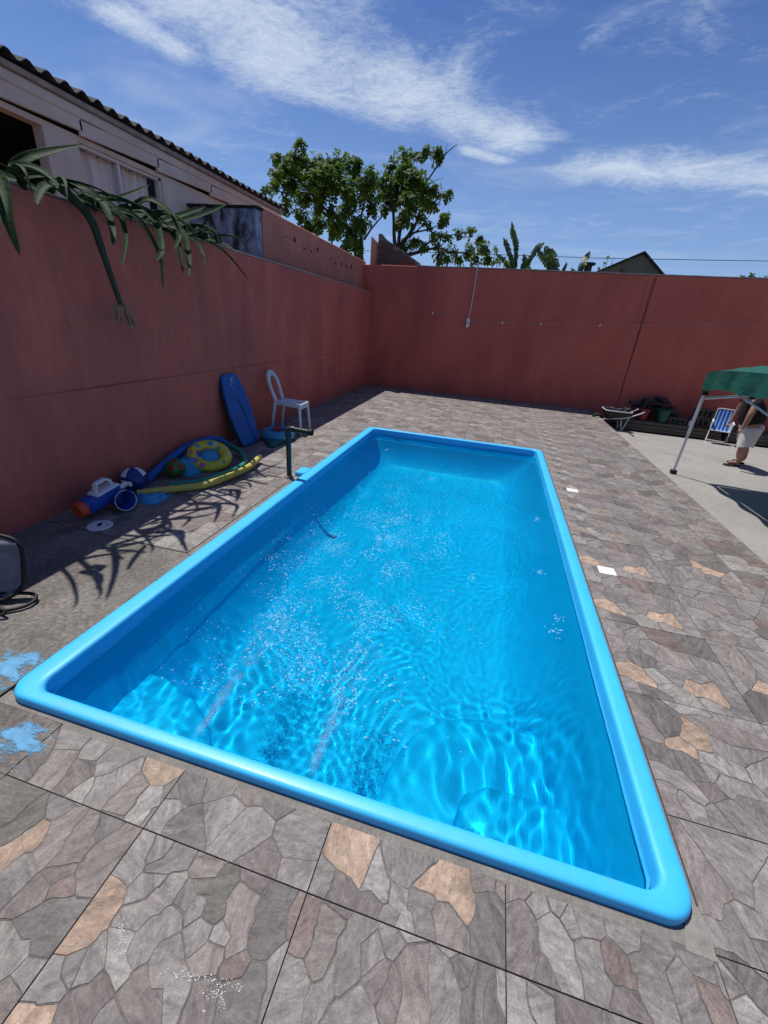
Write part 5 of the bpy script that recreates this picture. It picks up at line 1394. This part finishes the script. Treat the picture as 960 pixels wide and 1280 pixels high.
def canz(x, y):
    u_ = max(abs(x-cx)/(CX1-cx), abs(y-cy)/(CY1-cy)); d = max(0, 1-u_); w = abs(abs(x-cx)/(CX1-cx)-abs(y-cy)/(CY1-cy))
    sag = -.07*math.sin(math.pi*min(1, d*1.1))*min(1, w*2)
    rise = .085*(1-min(1, min(abs(x-cx)/(CX1-cx), abs(y-cy)/(CY1-cy)))**2)
    return CZ+rise+(PK-CZ-.085)*d**1.05+sag+.012*noise.noise(Vector((x*3, y*3, 1)))
for j in range(N+1):
    for i in range(N+1):
        x = lerp(CX0, CX1, i/N); y = lerp(CY0, CY1, j/N); mb.v.append(Vector((x, y, canz(x, y))))
for j in range(N):
    for i in range(N): a = j*(N+1)+i; mb.face((a, a+1, a+N+2, a+N+1))
part('top_fabric', mb, M['canopy'], can, 180, True)
per = []
for i in range(61): per.append((lerp(CX0, CX1, i/60), CY0))
for i in range(1, 61): per.append((CX1, lerp(CY0, CY1, i/60)))
for i in range(1, 61): per.append((lerp(CX1, CX0, i/60), CY1))
for i in range(1, 60): per.append((CX0, lerp(CY1, CY0, i/60)))
mb = MB(); rings = []
for k, f in enumerate((0, .35, .7, 1.)):
    ring = []
    for q, (x, y) in enumerate(per):
        dx, dy = (x-cx)/(CX1-cx), (y-cy)/(CY1-cy); corner = min(abs(dx), abs(dy))
        ob = .022*f*math.sin(q*.55+1.3*math.sin(q*.13))+.012; e = .015*math.sin(q*.31+2)
        nx_ = (1 if dx > .99 else -1 if dx < -.99 else 0); ny_ = (1 if dy > .99 else -1 if dy < -.99 else 0)
        ring.append(Vector((x+nx_*ob, y+ny_*ob, canz(x, y)-(.225+e*.6)*f)))
    rings.append(ring)
mb.loft(rings); part('valance', mb, M['canopy'], can, 180, True)
for (ax, ay, bx_, by_) in ((CX0+.06, CY1-.05, CX1-.06, CY1-.05), (CX0+.06, CY0+.05, CX1-.06, CY0+.05), (CX0+.05, CY0+.06, CX0+.05, CY1-.06), (CX1-.05, CY0+.06, CX1-.05, CY1-.06)):
    A_ = Vector((ax, ay, 0)); B_ = Vector((bx_, by_, 0)); mid = lerp(A_, B_, .5)
    for P_, Q_ in ((A_, mid), (mid, B_)):
        mb = MB(); mb.tube([P_+Vector((0, 0, 1.28)), Q_+Vector((0, 0, 1.02))], .012, 6); part('brace', mb, M['white_metal'], can, 60, True)
        mb = MB(); mb.tube([P_+Vector((0, 0, 1.04)), Q_+Vector((0, 0, 1.28))], .012, 6); part('brace', mb, M['white_metal'], can, 60, True)

# ------------------------------------------------------------------ person beyond the canopy
def skinned(name, mat_, parent, joints, bones, root=0, levels=2):
    """joints: [(pos, (rx, ry))]"""
    me = bpy.data.meshes.new(name); me.from_pydata([tuple(j[0]) for j in joints], bones, [])
    ob = bpy.data.objects.new(name, me); sc.collection.objects.link(ob)
    m_ = ob.modifiers.new('skin', 'SKIN'); m_.use_smooth_shade = True
    s_ = ob.modifiers.new('sub', 'SUBSURF'); s_.levels = levels; s_.render_levels = levels
    sv = me.skin_vertices[0].data if me.skin_vertices else None
    if sv is None:
        bpy.context.view_layer.objects.active = ob; bpy.ops.mesh.customdata_skin_add(); sv = me.skin_vertices[0].data
    for k, j in enumerate(joints): sv[k].radius = j[1]; sv[k].use_root = (k == root)
    dg = bpy.context.evaluated_depsgraph_get(); me2 = bpy.data.meshes.new_from_object(ob.evaluated_get(dg), depsgraph=dg)
    bpy.data.objects.remove(ob); me2.name = name; me2.materials.clear(); me2.materials.append(mat_)
    for p in me2.polygons: p.use_smooth = True; p.material_index = 0
    return link(name, me2, parent)


# local frame: faces -x, left foot a little ahead; short stocky figure
per_o = thing('person', 'person in black top, white shorts and dark sandals walking behind the green canopy', 'person', (3.82, 7.26, 0), R(8))
S_ = 1.0
J = [((.03, 0, .62), (.135, .12)), ((-.03, 0, .78), (.13, .115)), ((-.10, 0, .93), (.14, .12)), ((-.15, 0, 1.02), (.06, .055)), ((-.18, 0, 1.08), (.045, .045)),
     ((.0, -.085, .56), (.095, .09)), ((-.02, -.10, .33), (.062, .060)), ((-.03, -.10, .20), (.060, .058)), ((.01, -.10, .07), (.034, .036)), ((-.09, -.10, .035), (.034, .022)), ((-.14, -.10, .03), (.03, .014)),
     ((.07, .085, .56), (.095, .09)), ((.10, .10, .33), (.062, .060)), ((.16, .10, .20), (.060, .058)), ((.20, .10, .075), (.034, .036)), ((.11, .10, .03), (.034, .022)), ((.06, .10, .026), (.03, .014)),
     ((-.16, -.17, .96), (.05, .05)), ((-.22, -.225, .79), (.042, .042)), ((-.23, -.225, .65), (.032, .032)), ((-.24, -.22, .575), (.024, .030)),
     ((-.10, .17, .96), (.05, .05)), ((-.09, .225, .79), (.042, .042)), ((-.12, .23, .65), (.032, .032)), ((-.14, .225, .575), (.024, .030))]
B_ = [(0, 1), (1, 2), (2, 3), (3, 4), (0, 5), (5, 6), (6, 7), (7, 8), (8, 9), (9, 10), (0, 11), (11, 12), (12, 13), (13, 14), (14, 15), (15, 16), (2, 17), (17, 18), (18, 19), (19, 20), (2, 21), (21, 22), (22, 23), (23, 24)]
body = skinned('body', M['skin'], per_o, J, B_)
# fingers
for (hx, hy, hz, sgn) in ((-.24, -.22, .575, -1), (-.14, .225, .575, 1)):
    for q in range(4):
        y = hy+(q-1.5)*.014; L_ = (.045, .055, .052, .04)[q]
        skinned('finger', M['skin'], per_o, [((hx-.008, y, hz-.008), (.0075, .0075)), ((hx-.025, y, hz-.03), (.007, .007)), ((hx-.022, y, hz-.03-L_*.6), (.006, .006))], [(0, 1), (1, 2)], 0, 1)
    skinned('thumb', M['skin'], per_o, [((hx+.01, hy-sgn*.022, hz+.005), (.009, .009)), ((hx-.012, hy-sgn*.038, hz-.018), (.0078, .0078)), ((hx-.026, hy-sgn*.038, hz-.036), (.0066, .0066))], [(0, 1), (1, 2)], 0, 1)
# head with face
hd = MB(); n, kk = 20, 14; rings = []
for j in range(1, kk):
    t = math.pi*j/kk; z = -math.cos(t)*.105; ring = []
    for i in range(n):
        a = 2*math.pi*i/n; rx = .088*math.sin(t)**.85; ry = .072*math.sin(t)**.85
        if z < 0: rx *= 1-.12*(-z/.105); ry *= 1-.28*(-z/.105)
        x = -math.cos(a)*rx; y = math.sin(a)*ry; f = max(0, math.cos(a))**6
        x -= f*(.018*math.exp(-((z+.012)/.018)**2)+.006*math.exp(-((z+.045)/.012)**2)+.010*math.exp(-((z+.085)/.02)**2)-.006*math.exp(-((z-.012)/.012)**2)+.004*math.exp(-((z-.03)/.012)**2))
        ring.append(Vector((x-.045, y, z+1.165)))
    rings.append(ring)
hd.loft(rings, True, True); HEADP = []
HEADP.append(part('head', hd, M['skin'], per_o, 180))
for s in (-1, 1):
    mb = MB(); mb.sphere((-.045, s*.070, 1.16), .022, 10, 6, (.7, .35, 1)); HEADP.append(part('ear', mb, M['skin'], per_o, 180))
    mb = MB(); mb.sphere((-.120, s*.026, 1.178), .0095, 10, 6); HEADP.append(part('eye', mb, M['rubber'], per_o, 180))
mb = MB(); mb.bbox(-.131, -.020, 1.115, -.115, .020, 1.122, .002); HEADP.append(part('mouth', mb, M['vinyl_red'], per_o, 40))
hb = MB(); rings = []
for j in range(6, kk):
    t = math.pi*j/kk; z = -math.cos(t)*.115; rings.append([Vector((-.040-math.cos(2*math.pi*i/n)*.096*math.sin(t)**.8+(.03 if math.cos(2*math.pi*i/n) > .55 and j < 10 else 0), math.sin(2*math.pi*i/n)*.080*math.sin(t)**.8, z+1.172)) for i in range(n)])
hb.loft(rings, False, True); HEADP.append(part('hair', hb, M['hair'], per_o, 180))
for h_ in HEADP: h_.location = (-.15, 0, -.01)
JS = [((.03, 0, .57), (.17, .16)), ((-.03, 0, .76), (.19, .18)), ((-.10, 0, .93), (.19, .165)), ((-.14, 0, 1.01), (.07, .065)), ((-.14, -.16, .965), (.07, .07)), ((-.20, -.205, .88), (.062, .062)), ((-.09, .16, .965), (.07, .07)), ((-.11, .205, .88), (.062, .062))]
skinned('black_top', M['shirt'], per_o, JS, [(0, 1), (1, 2), (2, 3), (2, 4), (4, 5), (2, 6), (6, 7)])
sh_ = MB()
for (sx, x0, x1) in ((-1, .0, -.02), (1, .06, .105)):
    rings = []
    for k in range(8):
        t = k/7; z = lerp(.60, .325+.01*sx, t); cxx = lerp(.03+.01*sx, x1, t); cyy = sx*lerp(.055, .105, t); rr = lerp(.125, .100, t)
        rings.append([Vector((cxx+rr*(1.05+.10*math.sin(5*a_+k*.4)*t)*math.cos(a_), cyy+rr*.92*math.sin(a_), z+.012*math.sin(3*a_))) for a_ in [2*math.pi*i/20 for i in range(20)]])
    sh_.loft(rings, True, False)
sh_.sphere((.03, 0, .585), .155, 20, 10, (1, 1.0, .6)); part('shorts', sh_, M['shorts'], per_o, 180)
for (fx, fy, a_) in ((-.055, -.10, 0), (.125, .10, 0)):
    mb = MB(); pts = [(-.135, -.018), (-.125, -.038), (-.06, -.048), (.03, -.036), (.09, -.034), (.115, 0), (.09, .034), (.03, .036), (-.06, .046), (-.125, .036), (-.14, .012)]
    mb.prism([(x+fx, y+fy) for x, y in pts], .002, .02, .004); sdl = part('sandal', mb, M['sole'], per_o, 40)
    mb = MB(); mb.tube(smooth_path([(fx+.01, fy-.038, .022), (fx-.03, fy-.02, .055), (fx-.085, fy-.004, .035), (fx-.03, fy+.02, .055), (fx+.01, fy+.038, .022)], 4), .006, 6); part('strap', mb, M['sole'], sdl, 60)

# ------------------------------------------------------------------ folding beach chair
p = onYard(890, 548); bc = thing('beach_chair', 'folding aluminium beach chair with blue striped fabric near the rear wall', 'beach chair', (4.80, 10.05, yard_z(10.05)), R(-112)); bc.scale = (.86, .64, .88)
def stripe_mat():
    m = mat('blue_striped_fabric', (.02, .12, .50), .8, .1, 9, .2, 60); nt = m.node_tree; L = nt.links; p = nt.nodes['Principled BSDF']
    t = nt.nodes.new('ShaderNodeTexCoord'); s = nt.nodes.new('ShaderNodeSeparateXYZ'); L.new(t.outputs['Object'], s.inputs[0])
    a = nt.nodes.new('ShaderNodeMath'); a.operation = 'MULTIPLY'; L.new(s.outputs[1], a.inputs[0]); a.inputs[1].default_value = 62
    b = nt.nodes.new('ShaderNodeMath'); b.operation = 'SINE'; L.new(a.outputs[0], b.inputs[0])
    r_ = nt.nodes.new('ShaderNodeValToRGB'); r_.color_ramp.interpolation = 'CONSTANT'; e = r_.color_ramp.elements; e[0].color = (.012, .05, .22, 1); e[1].position = .45; e[1].color = (.03, .20, .62, 1)
    q = e.new(.88); q.color = (.30, .42, .60, 1); c = nt.nodes.new('ShaderNodeMapRange'); L.new(b.outputs[0], c.inputs[0]); c.inputs[1].default_value = -1; c.inputs[2].default_value = 1
    L.new(c.outputs[0], r_.inputs[0]); L.new(r_.outputs[0], p.inputs['Base Color']); return m
M['stripe'] = stripe_mat()
W_ = .25
mb = MB()
for s in (-1, 1): mb.tube(smooth_path([(-.10, s*W_, .27), (-.26, s*W_, .62), (-.31, s*W_, .73), (-.325, s*(W_-.04), .77), (-.33, 0, .775)], 5), .011, 8)
part('back_frame', mb, M['white_metal'], bc, 60)
mb = MB()
for s in (-1, 1): mb.tube([(-.14, s*W_, .31), (.27, s*W_, .33)], .011, 8)
mb.tube([(.27, -W_, .33), (.27, W_, .33)], .011, 8); mb.tube([(-.14, -W_, .31), (-.14, W_, .31)], .011, 8); part('seat_frame', mb, M['white_metal'], bc, 60)
for s in (-1, 1):
    mb = MB(); mb.tube([(.27, s*(W_+.02), 0), (-.20, s*(W_+.02), .50)], .011, 8); part('leg', mb, M['white_metal'], bc, 60)
    mb = MB(); mb.tube([(-.27, s*(W_+.02), 0), (.22, s*(W_+.02), .50)], .011, 8); part('leg', mb, M['white_metal'], bc, 60)
    mb = MB(); mb.bbox(-.24, s*(W_+.02)-.025, .50, .26, s*(W_+.02)+.025, .522, .006); part('armrest', mb, M['white'], bc, 40)
mb = MB(); mb.tube([(.27, -W_-.02, .012), (.27, W_+.02, .012)], .011, 8); mb.tube([(-.27, -W_-.02, .012), (-.27, W_+.02, .012)], .011, 8); part('floor_bar', mb, M['white_metal'], bc, 60)
mb = MB(); rings = []
for k in range(15):
    t = k/14
    q = Vector((-.115, 0, .30)).lerp(Vector((-.318, 0, .755)), t)+Vector((-.02, 0, -.01))*math.sin(math.pi*t); rings.append([q+Vector((0, y, 0)) for y in [lerp(-W_+.012, W_-.012, i/8) for i in range(9)]])
mb.loft(rings, closed=False); part('back_fabric', mb, M['stripe'], bc, 180)
mb = MB(); rings = []
for k in range(13):
    t = k/12; q = Vector((-.13, 0, .315)).lerp(Vector((.265, 0, .335)), t)-Vector((0, 0, .035))*math.sin(math.pi*t); rings.append([q+Vector((0, y, 0)) for y in [lerp(-W_+.012, W_-.012, i/8) for i in range(9)]])
mb.loft(rings, closed=False); part('seat_fabric', mb, M['stripe'], bc, 180)

# ------------------------------------------------------------------ building leftovers in the shade of the back wall
def yz(y): return yard_z(y)
wbz = yz(10.2)
wh = thing('wheelbarrow', 'white-framed wheelbarrow full of dark rubble at the paving corner by the rear wall', 'wheelbarrow', (2.80, 10.25, wbz), R(0)); wh.scale = (.78, .78, .86)
M['tray'] = mat('rusty_dark_tray', (.03, .024, .02), .7, .3, 9, .2)
mb = MB(); rings = []
for z, s in ((.26, .62), (.40, .85), (.50, 1.0), (.505, 1.03)):
    rings.append([Vector((x*.34*s, y*.27*s, z)) for x, y in ((-1, -.8), (-.8, -1), (.8, -1), (1, -.7), (1, .7), (.8, 1), (-.8, 1), (-1, .8))])
mb.loft(rings, True, False); part('tray', mb, M['tray'], wh, 30)
mb = MB(); ring = [(x*.355, y*.285, .505) for x, y in ((-1, -.8), (-.8, -1), (.8, -1), (1, -.7), (1, .7), (.8, 1), (-.8, 1), (-1, .8), (-1, -.8))]; mb.tube(ring, .014, 6); part('tray_edge', mb, M['white_metal'], wh, 60)
for s in (-1, 1):
    mb = MB(); mb.tube(smooth_path([(-.46, s*.04, .20), (-.25, s*.14, .27), (.2, s*.24, .36), (.52, s*.27, .50), (.62, s*.27, .56)], 4), .015, 8); part('handle', mb, M['white_metal'], wh, 60)
    mb = MB(); mb.tube([(.12, s*.20, .32), (.20, s*.22, 0)], .013, 8); mb.tube([(.30, s*.24, .38), (.20, s*.22, 0)], .013, 8); part('leg', mb, M['white_metal'], wh, 60)
mb = MB(); mb.torus(.15, .04, 22, 8, Matrix.Translation((-.46, 0, .19)) @ Matrix.Rotation(R(90), 4, 'X')); part('wheel', mb, M['rubber'], wh, 180)
mb = MB(); r_ = random.Random(77)
for k in range(16):
    c = Vector((r_.uniform(-.25, .25), r_.uniform(-.18, .18), .47+r_.uniform(0, .08))); s = r_.uniform(.03, .08)
    mb.bbox(-s, -s*.7, -s*.5, s, s*.7, s*.5, s*.15, Matrix.Translation(c) @ Matrix.Rotation(r_.uniform(0, 3), 4, Vector((r_.random(), r_.random(), 1)).normalized()))
rb = part('rubble', mb, M['fibre'], wh, 0); rb['kind'] = 'stuff'


def bucket(label, x, y, z, m, r_=.14, h=.28):
    t = thing('bucket', label, 'bucket', (x, y, z)); mb = MB(); mb.lathe([(0, 0), (r_*.78, 0), (r_*.8, .006), (r_, h), (r_+.012, h+.002), (r_+.012, h-.03), (r_+.002, h-.032)], 20); mb.lathe([(r_*.95, h), (r_*.78, .02), (0, .02)], 20)
    part('body', mb, m, t, 40)
    mb = MB(); mb.tube(smooth_path([(r_, 0, h-.02), (r_*.7, -.06, h*.72), (0, -.13, h*.62), (-r_*.7, -.06, h*.72), (-r_, 0, h-.02)], 5), .004, 6); part('handle', mb, M['rubber'], t, 60)


# planks stacked along the wall foot, one thing each
r_ = random.Random(12); k = 0
py0 = 10.42; names = [('bottom', 'left'), ('bottom', 'right'), ('middle', 'left'), ('middle', 'right'), ('top', 'left'), ('top', 'right')]
for lay in range(3):
    for (x0, x1, side) in ((2.95, 5.1, 'left'), (5.16, 7.6, 'right')):
        for row in range(3):
            z0 = yz(10.42)+.005+lay*.075; yy = py0+row*.215+r_.uniform(-.02, .02)+lay*.015
            t = thing('plank', '', 'plank', (x0, yy, z0+.02), R(r_.uniform(-.8, .8)), 'weathered planks stacked along the foot of the rear wall')
            pos = ('lowest', 'middle', 'topmost')[lay]; ro = ('front', 'middle', 'rear')[row]
            t['label'] = 'dark timber plank, %s layer, %s row, %s half of the wall-side stack' % (pos, ro, side)
            mb = MB(); mb.bbox(0, 0, 0, x1-x0+r_.uniform(-.08, .02), .20, .068, .006); part('board', mb, M['timber'], t, 30)
PZ = yz(10.42)+.005+3*.075+.02
M['redb'] = mat('dark_red_bucket', (.16, .015, .02), .5, .1, 5, 0); M['greenb'] = mat('dark_green_bucket', (.01, .075, .055), .5, .1, 5, 0); M['block'] = mat('grey_concrete_block', (.085, .08, .07), .95, .2, 6, .5, 60)
bucket('dark red bucket on the plank stack next to the wheelbarrow', 3.45, 10.62, PZ, M['redb'], .13, .25)
bucket('dark green bucket on the plank stack, right of the red one', 3.86, 10.62, PZ, M['greenb'], .14, .28)
hp = thing('rubble_heap', 'heap of dark broken slabs piled behind the buckets against the rear wall', 'rubble', (3.7, 10.95, PZ)); mb = MB()
for k in range(26):
    c = Vector((r_.uniform(-.42, .50), r_.uniform(-.10, .08), .10+r_.random()*.40)); c.z *= 1-abs(c.x)*.5; s = r_.uniform(.07, .16)
    mb.bbox(-s, -s*.6, -.03, s, s*.6, .03, .008, Matrix.Translation(c) @ Matrix.Rotation(r_.gauss(0, .35), 4, 'Y') @ Matrix.Rotation(r_.uniform(0, 3), 4, 'Z'))
rb = part('broken_slabs', mb, M['fibre'], hp, 0); rb['kind'] = 'stuff'
for k, (x, y, z, ro, lb) in enumerate(((4.18, 10.66, 0, 2, 'grey concrete block lying on the planks right of the green bucket'), (4.62, 10.62, 0, -6, 'grey concrete block on the planks, lower of a pair near the canopy leg'), (4.64, 10.64, .195, 4, 'grey concrete block stacked on another one near the canopy leg'), (4.98, 10.66, 0, 10, 'darker concrete block at the right end of the row on the planks'))):
    t = thing('concrete_block', lb, 'concrete block', (x, y, PZ+z), R(ro), 'concrete blocks on the planks'); mb = MB(); h = .13 if k == 0 else .19
    mb.bbox(-.19, -.07, 0, .19, .07, h, .006); part('body', mb, M['block'], t, 30)
    mb = MB()
    for c in (-.10, 0, .10): mb.box(c-.035, -.073, .03, c+.035, -.0705, h-.03)
    part('cavity', mb, M['black'], t, 0)
cup = thing('tin_can', 'small pale tin standing at the front of the plank stack', 'tin', (4.42, 10.52, PZ)); mb = MB(); mb.lathe([(0, 0), (.045, 0), (.045, .11), (.04, .115), (0, .112)], 14); part('body', mb, M['chair'], cup, 40)
tw = thing('steel_rod', 'short dark rod lying on the yard slab near the paving corner', 'rod', (3.0, 9.5, yz(9.5))); q0 = onYard(783, 540); q1 = onYard(792, 546); mb = MB(); mb.tube([q0+Vector((0, 0, .012)), q1+Vector((0, 0, .012))], .012, 6); part('bar', mb, M['fibre'], tw, 60, True)
